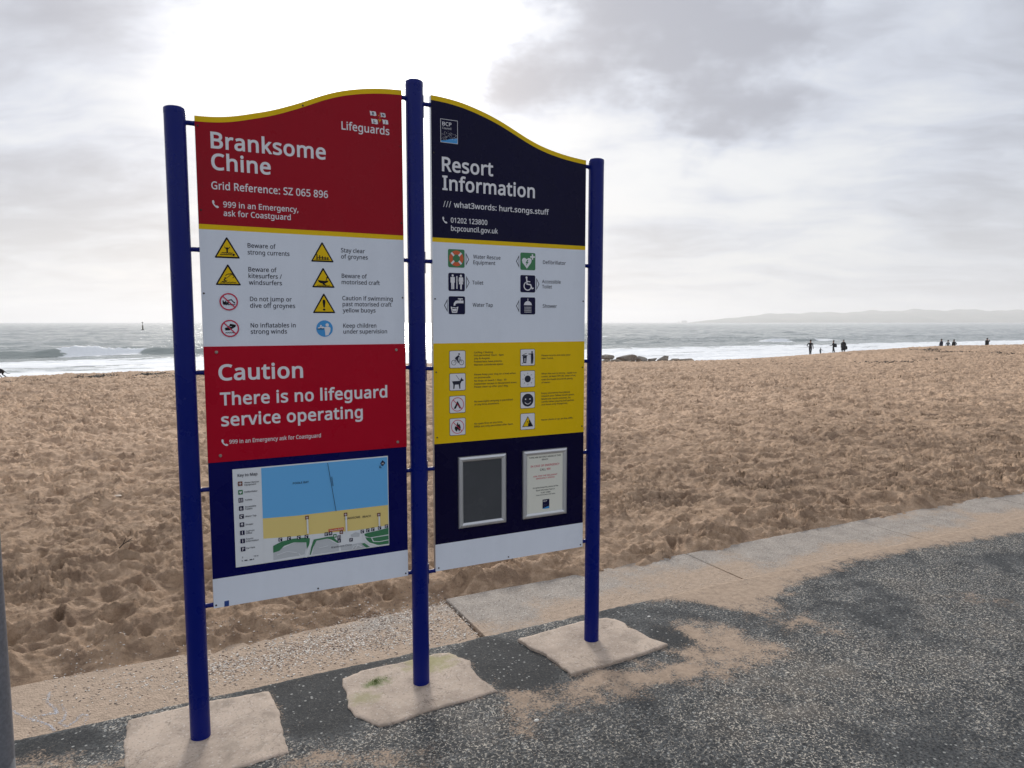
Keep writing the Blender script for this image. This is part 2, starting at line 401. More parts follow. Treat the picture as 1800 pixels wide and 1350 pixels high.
# ================================================================= THE SETTING
# ---- beach
CREST = np.array([(-13.113, -1.187), (-8.351, -1.067), (-7.055, -1.048), (-5.709, -0.974), (-3.599, -0.934), (-1.113, -0.929), (0.994, -0.937), (5.867, -0.899), (12.401, -0.885), (20.004, -1.016), (27.049, -1.121), (31.978, -1.205), (36.818, -1.284), (42.09, -1.234), (45.876, -1.229), (48.53, -1.171), (49.889, -0.985), (52.711, -0.871), (57.186, -0.778), (60.336, -0.678), (65.349, -0.615), (72.627, -0.653), (78.581, -0.683), (102.248, -0.623)])
EDGE = np.array([(-6, 3.62), (-.73, 3.70), (-.39, 3.58), (.06, 3.51), (.67, 3.60), (1.40, 3.66), (1.46, 3.62), (3.07, 3.56), (3.9, 3.60), (4.8, 3.60), (7, 3.52), (12, 3.60), (60, 3.6)])
def beach_base(x, y):
    # crest profile looked up along the line of sight so the skyline holds at every distance
    xc = x*40/np.maximum(y, 3.0)
    zc = np.interp(np.where(y < 40, xc*.35+x*.65, x), CREST[:, 0], CREST[:, 1]) - .02
    zc = np.where(y < 40, zc, zc)
    zl = zc*np.clip((y-3.6)/36.4, 0, 1)
    t = np.clip((y-40)/14.5, 0, 1.6)
    return np.where(y < 40, zl, zc+(-2.42-zc)*t)
def sand_height(x, y):
    e = np.interp(x, EDGE[:, 0], EDGE[:, 1]) + .13*fbm(x*2.3, y*2.3, 4, 11, .6)
    near = sst(y-e, -.02, .22)
    fade = (.35+.65*(1-sst(y, 35, 44)))*(1+.9*sst(y, 6, 18))
    wx = x+.10*pn(x*3, y*3, 31); wy = y+.10*pn(x*3+9, y*3, 32)
    h = .04*fbm(x*.8, y*.8, 3, 1) + .026*pn(wx*2.6, wy*2.6, 2) + .016*pn(wx*1.8, wy*6.0, 7)
    r = 1-np.abs(pn(wx*4.2, wy*4.2, 3))*2; h += .020*r*np.abs(r)
    r = 1-np.abs(fbm(wx*9, wy*9, 2, 4))*2.4; h += .017*r*(.5+.8*sst(pn(x*1.3, y*1.3, 8), -.3, .4))*(1-.8*sst(y, 9, 24))
    cr = sst(pn(x*1.1+3, y*1.1, 21), .0, .45)
    h += (1-.95*sst(y, 4.5, 11))*.020*fbm(x*20, y*20, 3, 5, .7)*(.45+1.4*cr)
    P = pits(wx, wy, .42, .09, .19, .75, 41, .55)
    P2 = pits(wx+5, wy+3, .27, .05, .10, .6, 42, .6)
    P3 = pits(wx+2, wy+8, 1.7, .28, .42, .30, 43, .55)
    f9 = 1-.85*sst(y, 10, 26); h = 1.35*h + .045*P + .042*P2 + .06*P3
    low = np.clip(-(P*.8+P2*.35+P3*.4), 0, 1)*.8
    return (h+.018)*near*fade - .022*(1-near), low*near, cr*near
nr, nc = 640, 1080
ys = 3.36*(62/3.36)**(np.linspace(0, 1, nr)); aa = np.linspace(-.98, .98, nc)
ratio = (FWD.x+RGT.x*aa)/(FWD.y+RGT.y*aa)
Y, A = np.meshgrid(ys, ratio, indexing='ij'); X = Y*A
hh, low, crm = sand_height(X, Y)
Zb = beach_base(X, Y)+hh
damp = sst(Y, 43, 52) + .5*crm*sst(fbm(X*.7, Y*.7, 3, 61), -.1, .4)*(1-sst(Y, 12, 20)) + .45*sst(fbm(X*.13, Y*.5, 3, 71), .05, .5)*sst(Y, 15, 26)
me = mesh_np('beach', np.stack([X, Y, Zb], -1).reshape(-1, 3), grid_quads(nr, nc)[:, ::-1], [M_sand])
attr(me, 'damp', np.clip(damp, 0, 1))
beach = link('beach', me); tag(beach, kind='structure')
def beach_z(x, y):
    xa = np.array([float(x)]); ya = np.array([float(y)])
    return float(beach_base(xa, ya)[0]+sand_height(xa, ya)[0][0])
# ---- sea
SEA = -2.3
ysea = np.concatenate([50*(130/50)**np.linspace(0, 1, 330, endpoint=False), 130*(1500/130)**np.linspace(0, 1, 230, endpoint=False), 1500*(9800/1500)**np.linspace(0, 1, 14)])
asea = np.linspace(-1.0, 1.0, 880); ratio = (FWD.x+RGT.x*asea)/(FWD.y+RGT.y*asea)
Y, A = np.meshgrid(ysea, ratio, indexing='ij'); X = Y*A
fade = 1-sst(Y, 500, 1500)
grow = sst(Y, 55, 130)
chop = .30*fbm(X*.12+.4*pn(X*.05,Y*.2,80), Y*.30, 5, 81, .62) - .20*np.abs(fbm(X*.22+.5*pn(X*.3, Y*.6, 79), Y*.62, 4, 82, .6))
sw = np.zeros_like(X)
for lam, am, sd_ in ((17, .26, 83), (9.5, .15, 84), (27, .20, 85)):
    ph = Y+.07*X*(1 if sd_ % 2 else -1)+lam*1.2*pn(X/(lam*3.0), Y/(lam*3.0), sd_)
    s_ = .5+.5*np.sin(2*np.pi*ph/lam); sw += am*(s_**2.5-.3)*(.35+1.0*sst(pn(X/50, Y/22, sd_+9), -.35, .4))
hz = (chop*1.5+sw*1.2)*grow*fade + .05*fbm(X*.5, Y*1.4, 3, 86)*(1-grow)
def ridge(yc, amp, wf, wb):
    d = Y-yc; return amp*np.where(d < 0, np.exp(-(d/wf)**2), np.exp(-(d/wb)**2))
wob = 1.8*pn(X/14, X*0, 90)
m1 = sst(X, -26, -14)*(1-sst(X, 7, 16))                      # long breaker on the left
m1b = sst(X, 103, 110)*(1-sst(X, 118, 134))                      # smaller one far along the shore
b1 = ridge(95+wob, 1.0*(m1*(.78+.35*pn(X/6, Y*0, 91)+.12*pn(X/1.6, Y*0, 92))), 1.0, 5.0)
b2 = ridge(101+wob*.8, .55*m1b, 1.0, 4.0)
b3 = ridge(123+6*pn(X/30, X*0, 92), .38*sst(pn(X/34, X*0, 93), -.1, .5), 2.0, 5)
hz = hz*(1-.6*np.clip(b1+b2, 0, 1))+b1+b2+b3
Yw = Y-(b1+b2+b3)*.55                                        # crests lean towards the shore
inner = 1-sst(Y, 82+4*pn(X/9, X*0, 94), 92)
foam = .80*inner + .24*(1-inner)*(1-sst(Y, 130, 420)) + .25*(1-sst(Y, 54, 60))
streak = fbm(X/26, Y/5.5, 4, 95, .6); foam -= .30*inner*sst(streak, .05, .38)*sst(Y, 58, 66)
face = np.exp(-((Y-(93.8+wob))/1.1)**2)*m1
crash = np.exp(-(((X+6.7)/4.6)**4))*np.exp(-((Y-(94.3+wob))/2.3)**2)
foam = foam-.6*face+1.5*crash+.7*np.exp(-((Y-(100+wob*.8))/2.4)**2)*m1b*sst(pn(X/8, X*0, 96), -.3, .2)
foam += .30*sst(sw, .30, .62)*grow*(1-sst(Y, 200, 700))
hz += .22*np.abs(fbm(X*1.1, Y*1.4, 3, 97))*crash*2.2
me = mesh_np('sea', np.stack([X, Yw, SEA+hz], -1).reshape(-1, 3), grid_quads(*X.shape)[:, ::-1], [M_sea])
attr(me, 'foam', np.clip(foam, 0, 1.2))
sea = link('sea', me); tag(sea, kind='structure')
# ---- headland seven kilometres off, with sea stacks
def at(a, depth, z): v = FWD*depth+RGT*(a*depth); return (v.x, v.y, z)
HP = [(.2545, 3), (.262, 12), (.279, 24), (.30, 38), (.32, 56), (.36, 94), (.41, 112), (.45, 118), (.49, 126), (.53, 140), (.575, 148), (.62, 150), (.66, 148), (.72, 142), (.80, 150), (.90, 138), (1.0, 120), (1.15, 60), (1.25, 4)]
av = np.linspace(.2545, 1.25, 170); top = np.interp(av, [p[0] for p in HP], [p[1] for p in HP])
top = top*(1+.035*fbm(av*30, av*0, 4, 101))
rows = [(0, -4), (0, .0), (.004, .16), (.02, .34), (.06, .62), (.11, .86), (.16, 1.0), (.24, .8), (.34, -.1)]
V = []
for i, (dd, k) in enumerate(rows):
    for a, tp in zip(av, top):
        kk = k if i < 2 else k+.06*math.sin(a*90+i*2)+.04*math.sin(a*210+i)
        z = SEA+(-4 if i == 0 else tp*kk*(min(1, .999))); v = at(a, 7000*(1+dd*min(1, tp/120)), z); V.append(v)
me = mesh_np('headland', np.array(V), grid_quads(len(rows), len(av)), [M_head])
tag(link('headland', me), kind='structure')
def stack_rock(a, wd, ht):
    mb = MB(); c = at(a, 7000, SEA)
    prof = [(1.08, -4), (1.0, 2), (.92, ht*.35), (.95, ht*.6), (.82, ht*.85), (.6, ht), (0.02, ht*1.02)]
    mb.lathe([(r*wd/2, h) for r, h in prof], 14, M_chalk, smooth=False)
    mb.v = [(x*(1+.14*math.sin(3*math.atan2(y, x)+z)), y*(1+.12*math.cos(4*math.atan2(y, x))), z) for x, y, z in mb.v]
    return mb.build('sea_stack', None, c)
tag(stack_rock(.2478, 62, 24), 'broad pale sea stack on the horizon just off the tip of the headland', 'sea stack', 'sea stacks off the headland')
tag(stack_rock(.2400, 16, 15), 'small thin sea stack, outermost of the two off the distant headland', 'sea stack', 'sea stacks off the headland')
# ---- asphalt promenade
def inpoly(px, py, P):
    P = np.array(P); n = len(P); ins = np.zeros(px.shape, bool); dm = np.full(px.shape, 9.)
    for i in range(n):
        a = P[i]; b = P[(i+1) % n]
        c = ((a[1] > py) != (b[1] > py)) & (px < (b[0]-a[0])*(py-a[1])/(b[1]-a[1]+1e-12)+a[0]); ins ^= c
        e = b-a; t = np.clip(((px-a[0])*e[0]+(py-a[1])*e[1])/(e@e), 0, 1)
        dm = np.minimum(dm, np.hypot(px-a[0]-t*e[0], py-a[1]-t*e[1]))
    return np.where(ins, dm, -dm)
SANDP = [(1., [(1.249, 2.564), (1.456, 2.481), (1.444, 2.427), (1.302, 2.345), (1.219, 2.265), (1.177, 2.328)]),
 (1., [(1.465, 2.477), (1.722, 2.540), (1.932, 2.499), (2.100, 2.458), (2.315, 2.649), (2.336, 2.787), (2.559, 2.730), (2.611, 2.537), (2.695, 2.320), (2.460, 2.278), (2.220, 2.251), (1.964, 2.296), (1.706, 2.321), (1.465, 2.391)]),
 (.75, [(.293, 2.550), (.591, 2.477), (.798, 2.297), (.745, 2.20), (.278, 2.40)]),
 (.8, [(-.597, 2.959), (-.416, 2.893), (-.193, 2.793), (-.199, 2.6), (-.587, 2.75)]),
 (.75, [(4.158, 2.397), (4.264, 2.202), (4.189, 2.132), (4.058, 2.305)]),
 (.6, [(3.096, 2.485), (3.171, 2.369), (3.076, 2.198), (2.977, 2.318)]),
 (1., [(2.2, 3.2), (2.55, 3.09), (2.70, 2.93), (2.80, 2.72), (3.03, 2.70), (3.06, 2.80), (3.2, 2.82), (3.37, 2.92), (3.75, 3.0), (4.1, 3.02), (4.45, 3.01), (4.95, 2.97), (5.9, 2.90), (8, 2.95), (14, 2.9), (14, 3.3), (2.2, 3.3)]),
 (.7, [(3.055, 2.761), (3.046, 2.592), (3.093, 2.447), (3.0, 2.36), (2.821, 2.468), (2.766, 2.732), (2.9, 2.85)])]
xs = np.concatenate([-60+np.linspace(0, 1, 20, endpoint=False)**.5*58.5, np.arange(-1.5, 6.5, .0145), 6.5+np.linspace(0, 1, 60)**2*80])
yv = np.concatenate([np.linspace(-30, .6, 12, endpoint=False), np.linspace(.6, 1.6, 25, endpoint=False), np.arange(1.6, 3.125, .0145), [3.128]])
Yg, Xg = np.meshgrid(yv, xs, indexing='ij')
wxn = Xg+.09*fbm(Xg*5, Yg*5, 4, 111, .6); wyn = Yg+.09*fbm(Xg*5+5, Yg*5, 4, 112, .6)
smask = np.zeros_like(Xg)
for k, P in SANDP: smask = np.maximum(smask, k*sst(inpoly(wxn, wyn, P), -.17, .10))
smask *= np.where(Yg < 2.85, .80+.28*fbm(Xg*6, Yg*9, 4, 131, .6)+.0*Xg, 1.)
PADP = [[(-.195, 3.067), (.341, 3.044), (.359, 2.872), (.351, 2.559), (.009, 2.551), (-.15, 2.56), (-.20, 2.9)], [(.650, 3.008), (.759, 3.039), (1.172, 3.023), (1.230, 2.905), (1.208, 2.729), (1.233, 2.598), (.927, 2.589), (.750, 2.564), (.681, 2.60), (.631, 2.681)], [(1.526, 2.987), (1.844, 3.017), (2.072, 2.997), (2.121, 2.894), (2.126, 2.802), (2.168, 2.604), (1.924, 2.577), (1.587, 2.568), (1.575, 2.783)]]
for P in PADP: smask = np.maximum(smask, .50*np.exp(-(inpoly(Xg, Yg, P)/.022)**2)*sst(fbm(Xg*4, Yg*4, 3, 119), -.35, .3))
smask = np.maximum(smask, .55*np.exp(-((Yg-3.12)/.035)**2)*sst(fbm(Xg*3, Yg*3, 3, 120), -.3, .3))
dust = sst(fbm(Xg*.9+4, Yg*.9, 3, 113), -.1, .4)*.6+.9*np.exp(-(((Xg-2.55)/.5)**2+((Yg-2.05)/.28)**2))-.9*np.exp(-(((Xg-.62)/.35)**2+((Yg-3.0)/.3)**2))-.9*np.exp(-(((Xg-1.38)/.18)**2+((Yg-2.75)/.25)**2))
dk = np.exp(-(((Xg-.50)/.17)**2+((Yg-2.88)/.22)**2))+np.exp(-(((Xg-1.37)/.15)**2+((Yg-2.84)/.24)**2))+.8*np.exp(-(((Xg-2.25)/.09)**2+((Yg-2.68)/.12)**2))+.8*np.exp(-(((Xg+.45)/.2)**2+((Yg-3.0)/.1)**2))
dust = np.clip(dust, -1, 1)*(1-np.clip(dk*1.4, 0, 1))-1.0*np.clip(dk*1.3, 0, 1)
zg = .004*fbm(Xg*1.3, Yg*1.3, 2, 114)+.0022*fbm(Xg*9, Yg*9, 3, 115)+.005*smask*(.7+.5*fbm(Xg*11, Yg*11, 3, 116))+.001
zg = np.where(Yg > 3.11, zg-.012, zg)
edge_y = Yg+np.where(Yg > 3.09, .020*fbm(Xg*6, Yg*0, 5, 117, .8), 0)
me = mesh_np('asphalt_path', np.stack([Xg, edge_y, zg], -1).reshape(-1, 3), grid_quads(*Xg.shape)[:, ::-1], [M_asph])
attr(me, 'sand', smask); attr(me, 'dust', dust)
tag(link('asphalt_path', me), kind='structure')
# ---- ground behind and beneath everything, out to the horizon
mb = MB(); mb.add([(-5900, -290, -2.9), (11900, -290, -2.9), (11900, 9900, -2.9), (-5900, 9900, -2.9)], [(0, 1, 2, 3)], pmat('seabed', (.10, .10, .08), .9)); tag(mb.build('seabed'), kind='structure')
mb = MB(); mb.box(-60, 86, -30, 3.5, -2.9, -.06, M_conc_s); tag(mb.build('promenade_base'), kind='structure')
# ---- concrete edging slabs along the path
edging = empty('concrete_edging', (0, 3.12, 0)); tag(edging, kind='structure')
def slab(x0, x1, y0, y1, zt, mat, wob=.006, n=26):
    xs_ = np.linspace(x0, x1, n); vs = []; r = random.Random(int(x0*100))
    yl = [y0+r.uniform(-wob, wob) for _ in xs_]; yh = [y1+r.uniform(-wob, wob) for _ in xs_]
    b = .006
    for x, a, c in zip(xs_, yl, yh):
        xi = min(max(x, x0+b), x1-b)
        vs += [(x, a, -.055), (x, a, zt-b), (xi, a+b, zt), (xi, c-b, zt), (x, c, zt-b), (x, c, -.055)]
    fs = []
    for i in range(n-1):
        for k in range(5): fs.append((i*6+k, (i+1)*6+k, (i+1)*6+k+1, i*6+k+1))
    fs += [tuple(range(5, -1, -1)), tuple((n-1)*6+k for k in range(6))]
    m = MB(); m.add(vs, fs, mat); o = m.build('slab', edging, (x0, y0-3.12, 0), origin=(x0, y0, 0)); return o
J = 1.40; L = 1.775
slab(J-5*L, J-.010, 3.05, 3.62, -.010, M_conc_s)
for k in range(0, 14): slab(J+k*L+.001, J+(k+1)*L-.001, 3.05, 3.66, -.001+.001*(k % 2), M_conc)
# ---- footings of the three posts
pads = [([(-.195, 3.067), (.08, 3.075), (.341, 3.044), (.350, 2.96), (.359, 2.872), (.353, 2.72), (.351, 2.559), (.20, 2.545), (.009, 2.551), (-.15, 2.56), (-.194, 2.739), (-.20, 2.9)], M_pad, 'rough square concrete footing under the left blue post of the sign'),
 ([(.650, 3.008), (.759, 3.039), (.95, 3.03), (1.10, 3.04), (1.172, 3.023), (1.195, 2.96), (1.230, 2.905), (1.208, 2.82), (1.208, 2.729), (1.233, 2.598), (1.08, 2.592), (.927, 2.589), (.750, 2.564), (.700, 2.57), (.681, 2.60), (.631, 2.681), (.620, 2.76), (.632, 2.833), (.64, 2.93)], M_pad_moss, 'chipped concrete footing with a green algae patch under the middle post'),
 ([(1.526, 2.987), (1.68, 3.00), (1.844, 3.017), (1.97, 3.02), (2.072, 2.997), (2.11, 2.95), (2.121, 2.894), (2.10, 2.85), (2.126, 2.802), (2.13, 2.70), (2.168, 2.604), (2.05, 2.59), (1.924, 2.577), (1.75, 2.57), (1.587, 2.568), (1.58, 2.67), (1.575, 2.783), (1.54, 2.88)], M_pad, 'clean pale concrete footing under the right blue post, lying loose above the path')]
def pad(P, mat, zt):
    r = random.Random(len(P)); pts = []
    for i in range(len(P)):
        a = Vector(P[i]); b = Vector(P[(i+1) % len(P)])
        k = max(2, int((b-a).length/.018))
        for j in range(k):
            q = a.lerp(b, j/k); n = Vector((-(b-a).y, (b-a).x)).normalized(); q += n*(r.gauss(0, .0016)+.0015*math.sin((a-b).length*90+j*.8)); pts.append(q)
    c = sum(pts, Vector((0, 0)))/len(pts); n = len(pts); vs = []
    rings = [(1.0, -.06, 0), (.998, zt-.003, 0), (.988, zt-.0003, 0)] + [(f, zt, 1) for f in (.93, .85, .75, .65, .55, .45, .35, .25, .15, .06)]
    for f, z, w_ in rings:
        for q in pts:
            u = c+(q-c)*f; vs.append((u.x, u.y, z+(.0008*math.sin(u.x*31+1)*math.sin(u.y*27+2) if w_ else 0)))
    fs = [(j*n+i, j*n+(i+1) % n, (j+1)*n+(i+1) % n, (j+1)*n+i) for j in range(len(rings)-1) for i in range(n)]
    area = sum(pts[i].x*pts[(i+1) % n].y-pts[(i+1) % n].x*pts[i].y for i in range(n))
    last = (len(rings)-1)*n; fs.append(tuple(last+i for i in range(n)))
    if area < 0: fs = [f[::-1] for f in fs]
    m = MB(); m.add(vs, fs, mat, True)
    for i_ in range(len(m.f)):
        if i_ < 2*n: m.sm[i_] = False
    return m.build('concrete_footing', None, (c.x, c.y, 0), origin=(c.x, c.y, 0))
for (P, m_, lab), zt in zip(pads, (.007, .008, .015)):
    tag(pad(P, m_, zt), lab, 'footing', 'concrete footings of the sign posts')

# ================================================================= THE SIGN
PX = [.0620, .9580, 1.8540]; PY = 2.8167
sign = empty('information_sign', (PX[1], PY, 0))
tag(sign, 'large two panel beach information sign with wavy yellow top on three blue posts', 'sign')
S0 = Vector((PX[1], PY, 0))
PR = .0362
def post_mesh(h):
    m = MB(); m.lathe([(PR, .0), (PR, h-.02)], 40, M_post); return m
def cap_mesh():
    m = MB(); m.lathe([(PR+.0006, -.02), (PR+.0006, -.004), (PR-.001, -.001), (PR-.006, .002), (.012, .004), (.0005, .0045)], 40, M_post); return m
for x, h in zip(PX, (2.3615, 2.5870, 2.3640)):
    o = post_mesh(h).build('post', sign, (x-S0.x, 0, 0)); cap_mesh().build('cap', o, (0, 0, h))
UL = (.1264, .9039); UR = (1.0304, 1.7964); FY = PY; TH = .021
ctl = [(0.1254,2.3437),(0.1694,2.3443),(0.2228,2.3506),(0.2664,2.3590),(0.3219,2.3753),(0.3899,2.3946),(0.4596,2.4219),(0.5190,2.4476),(0.5795,2.4768),(0.6410,2.5010),(0.7035,2.5185),(0.7671,2.5314),(0.8320,2.5402),(0.8988,2.5449),(.9039,2.545)]
ctr = [(1.0222,2.5441),(1.0765,2.5425),(1.1449,2.5355),(1.2029,2.5242),(1.2621,2.5084),(1.3223,2.4895),(1.3837,2.4650),(1.4463,2.4365),(1.5102,2.4088),(1.5754,2.3883),(1.6418,2.3739),(1.7094,2.3631),(1.8029,2.3543)]
def curve(ct, u):
    us = np.linspace(ct[0][0], ct[-1][0], 400); zs = np.interp(us, [c[0] for c in ct], [c[1] for c in ct])
    k = np.ones(41)/41; zp = np.convolve(np.pad(zs, 20, mode='edge'), k, 'valid'); return float(np.interp(u, us, zp))
def outline(U, ct, z0, off):
    us = np.linspace(U[0], U[1], 48); return [(U[0], z0), (U[1], z0)] + [(float(u), curve(ct, u)-off) for u in us[::-1]]
def panel(U, ct, zbot):
    m = MB(); m.prism(outline(U, ct, zbot, 0), FY+.0005, FY+TH, M_alu)
    return m.build('sign_panel', sign, (0, 0, 0), origin=S0)
def band(parent, name, pts, mat, d=.0006, th=.0011):
    m = MB(); m.prism(pts, FY-d, FY-d+th, mat); return m.build(name, parent, (0, 0, 0), origin=S0)
def rect(U, z0, z1): return [(U[0], z0), (U[1], z0), (U[1], z1), (U[0], z1)]
pl = panel(UL, ctl, .504); pr = panel(UR, ctr, .501)
def stripe_top(U, ct, off):
    us = np.linspace(U[0], U[1], 48); return [(float(u), curve(ct, u)-off) for u in us] + [(float(u), curve(ct, u)) for u in us[::-1]]
for p_, U, ct, hm in ((pl, UL, ctl, M_red_dark), (pr, UR, ctr, M_navy)):
    band(p_, 'curved_stripe', stripe_top(U, ct, .0195), M_yel)
    band(p_, 'header_band', outline(U, ct, 1.9592, .0195), hm)
    band(p_, 'yellow_stripe', rect(U, 1.9409, 1.9592), M_yel)
band(pl, 'white_band', rect(UL, 1.30, 1.9409), M_white)
band(pl, 'navy_band', rect(UL, .6192, 1.30), M_navy2); band(pl, 'bottom_band', rect(UL, .504, .6192), M_white)
band(pr, 'white_band', rect(UR, 1.5095, 1.9409), M_white); band(pr, 'yellow_band', rect(UR, 1.0713, 1.5095), M_yel)
band(pr, 'navy_band', rect(UR, .6222, 1.0713), M_navy); band(pr, 'bottom_band', rect(UR, .501, .6222), M_white)
# the caution plate screwed over the left panel
mcp = MB(); mcp.prism(rect((UL[0]-.0008, UL[1]+.0008), 1.0714, 1.5100), FY-.0045, FY-.0008, M_red)
caution = mcp.build('caution_plate', sign, (0, 0, 0), origin=S0)
# ---- brackets between posts and panels
def bracket(x0, x1, z, flip):
    m = MB(); Lb = abs(x1-x0); r = .0085
    prof = [(r*1.5, 0), (r*1.05, .005), (r, .010), (r, Lb-.008), (r*1.15, Lb)]
    if flip: prof = [(a, Lb-b) for a, b in prof][::-1]
    m.lathe(prof, 14, M_post, axis='x'); return m.build('bracket', sign, (min(x0, x1)-S0.x, .011, z))
for z in (2.3183, 1.8669, 1.4126, .9678, .5149): bracket(PX[0]+PR-.004, UL[0]+.002, z, False)
for z in (2.5195, 1.8597, 1.4093, .9638, .5113): bracket(UL[1]-.002, PX[1]-PR+.004, z, True)
for z in (2.5060, 1.8586, 1.4016, .9615, .5016):
    bracket(PX[1]+PR+.002, UR[0]+.002, z, False)
    m = MB(); m.box(PX[1]+PR-.006-S0.x, PX[1]+PR+.006-S0.x, .002, .022, -.045, .045, M_post)
    m.build('bracket_plate', sign, (0, 0, z-.006 if z < 2.4 else z-.012))
for z in (2.3300, 1.8683, 1.4136, .9675, .5218): bracket(UR[1]-.002, PX[2]-PR+.004, z, True)
# ---- screws and rivets
def screw_mesh(r, mat):
    m = MB(); m.lathe([(r, 0), (r*.95, -.0015), (r*.6, -.0024), (r*.3, -.0016), (.0001, -.0014)], 12, mat, axis='y', smooth=True); return m
sc0 = screw_mesh(.0062, M_screw).build('screw', caution, Vector((.1697, FY-.0045, 1.4884))-S0)
for u, v in ((.8645, 1.4850), (.1698, 1.0959), (.8648, 1.0947)):
    o = sc0.copy(); C.objects.link(o); o.parent = caution; o.location = Vector((u, FY-.0045, v))-S0
rv0 = screw_mesh(.0035, M_rivet).build('rivet', pl, Vector((.1348, FY-.0006, 1.7070))-S0)
for par, L_ in ((pl, [(.8959, 1.7027), (.136, 2.31), (.136, 2.01), (.509, 2.43), (.896, 2.32), (.895, 2.01), (.52, .514), (.135, .515), (.893, .516)]),
                (pr, [(1.040, 1.70), (1.787, 1.70), (1.042, 1.385), (1.786, 1.385), (1.044, 1.10), (1.786, 1.10), (1.04, 2.31), (1.045, .515), (1.39, .512), (1.784, .513)])):
    for u, v in L_:
        o = rv0.copy(); C.objects.link(o); o.parent = par; o.location = Vector((u, FY-.0006, v))-S0
m = MB(); m.prism([(.1639, .5040), (.1808, .5040), (.1815, .5265), (.1645, .5255)], FY-.0009, FY-.0006, M_bsticker); m.build('sticker', pl, (0, 0, 0), origin=S0)
# ---- lettering: real fonts turned into flat meshes a hair proud of the sheet
TEXTS = []
def text(s, u0, u1, v, cap, mat, parent, bold=.0, d=.0012, label=None): TEXTS.append((s, u0, u1, v, cap, mat, parent, bold, d, label))
B1, B2 = .020, .012
HD = 'large white words'
text("Branksome", .1771, .5921, 2.2365, .0575, M_text, pl, B1); text("Chine", .1765, .3842, 2.1597, .0575, M_text, pl, B1)
text("Grid Reference: SZ 065 896", .1739, .5966, 2.0884, .0274, M_text, pl, B2)
text("999 in an Emergency,", .2122, .4819, 2.0254, .0207, M_text, pl, B2); text("ask for Coastguard", .2122, .4526, 1.9936, .0208, M_text, pl, B2)
text("Lifeguards", .6557, .8501, 2.3593, .0310, M_text, pl, .012)
for a in [("Beware of", .2923, .3939, 1.8814), ("strong currents", .2915, .4441, 1.8563), ("Beware of", .2923, .3948, 1.7923), ("kitesurfers /", .2921, .4134, 1.7678), ("windsurfers", .2925, .4127, 1.7429),
          ("Do not jump or", .2944, .4476, 1.6809), ("dive off groynes", .2942, .4600, 1.6558), ("No inflatables in", .2936, .4598, 1.5807), ("strong winds", .2934, .4263, 1.5568),
          ("Stay clear", .6434, .7394, 1.8796), ("of groynes", .6435, .7513, 1.8549), ("Beware of", .6438, .7466, 1.7783), ("motorised craft", .6432, .7995, 1.7533), ("Caution if swimming", .6444, .8534, 1.6892),
          ("past motorised craft", .6451, .8476, 1.6653), ("yellow buoys", .6452, .7796, 1.6406), ("Keep children", .6458, .7818, 1.5787), ("under supervision", .6459, .8269, 1.5547)]:
    text(*a, .0165, M_ink, pl, .010)
DC = .0050
text("Caution", .1738, .4824, 1.3835, .0590, M_text, caution, B1, DC); text("There is no lifeguard", .1760, .8225, 1.2886, .0479, M_text, caution, B1, DC)
text("service operating", .1772, .7173, 1.2089, .0482, M_text, caution, B1, DC); text("999 in an Emergency ask for Coastguard", .2031, .5454, 1.1392, .0152, M_text, caution, B2, DC)
text("Resort", 1.0764, 1.3156, 2.2396, .0586, M_text, pr, B1); text("Information", 1.0779, 1.5239, 2.1620, .0588, M_text, pr, B1)
text("what3words: hurt.songs.stuff", 1.1298, 1.5974, 2.0915, .0235, M_text, pr, B2); [text("/", 1.0807+.0128*i, 1.0914+.0128*i, 2.0893, .0264, M_text, pr, 0) for i in range(3)]
text("01202 123800", 1.1147, 1.2868, 2.0263, .0213, M_text, pr, B2); text("bcpcouncil.gov.uk", 1.1156, 1.3378, 1.9919, .0214, M_text, pr, B2)
for a in [("Water Rescue", 1.2183, 1.3507, 1.8784), ("Equipment", 1.2187, 1.3251, 1.8540), ("Toilet", 1.2134, 1.2663, 1.7661), ("Water Tap", 1.2147, 1.3122, 1.6688),
          ("Defibrillator", 1.5672, 1.6889, 1.8676), ("Accessible", 1.5623, 1.6621, 1.7798), ("Toilet", 1.5631, 1.6154, 1.7563), ("Shower", 1.5668, 1.6424, 1.6675)]:
    text(*a, .0159, M_ink, pr, .008)
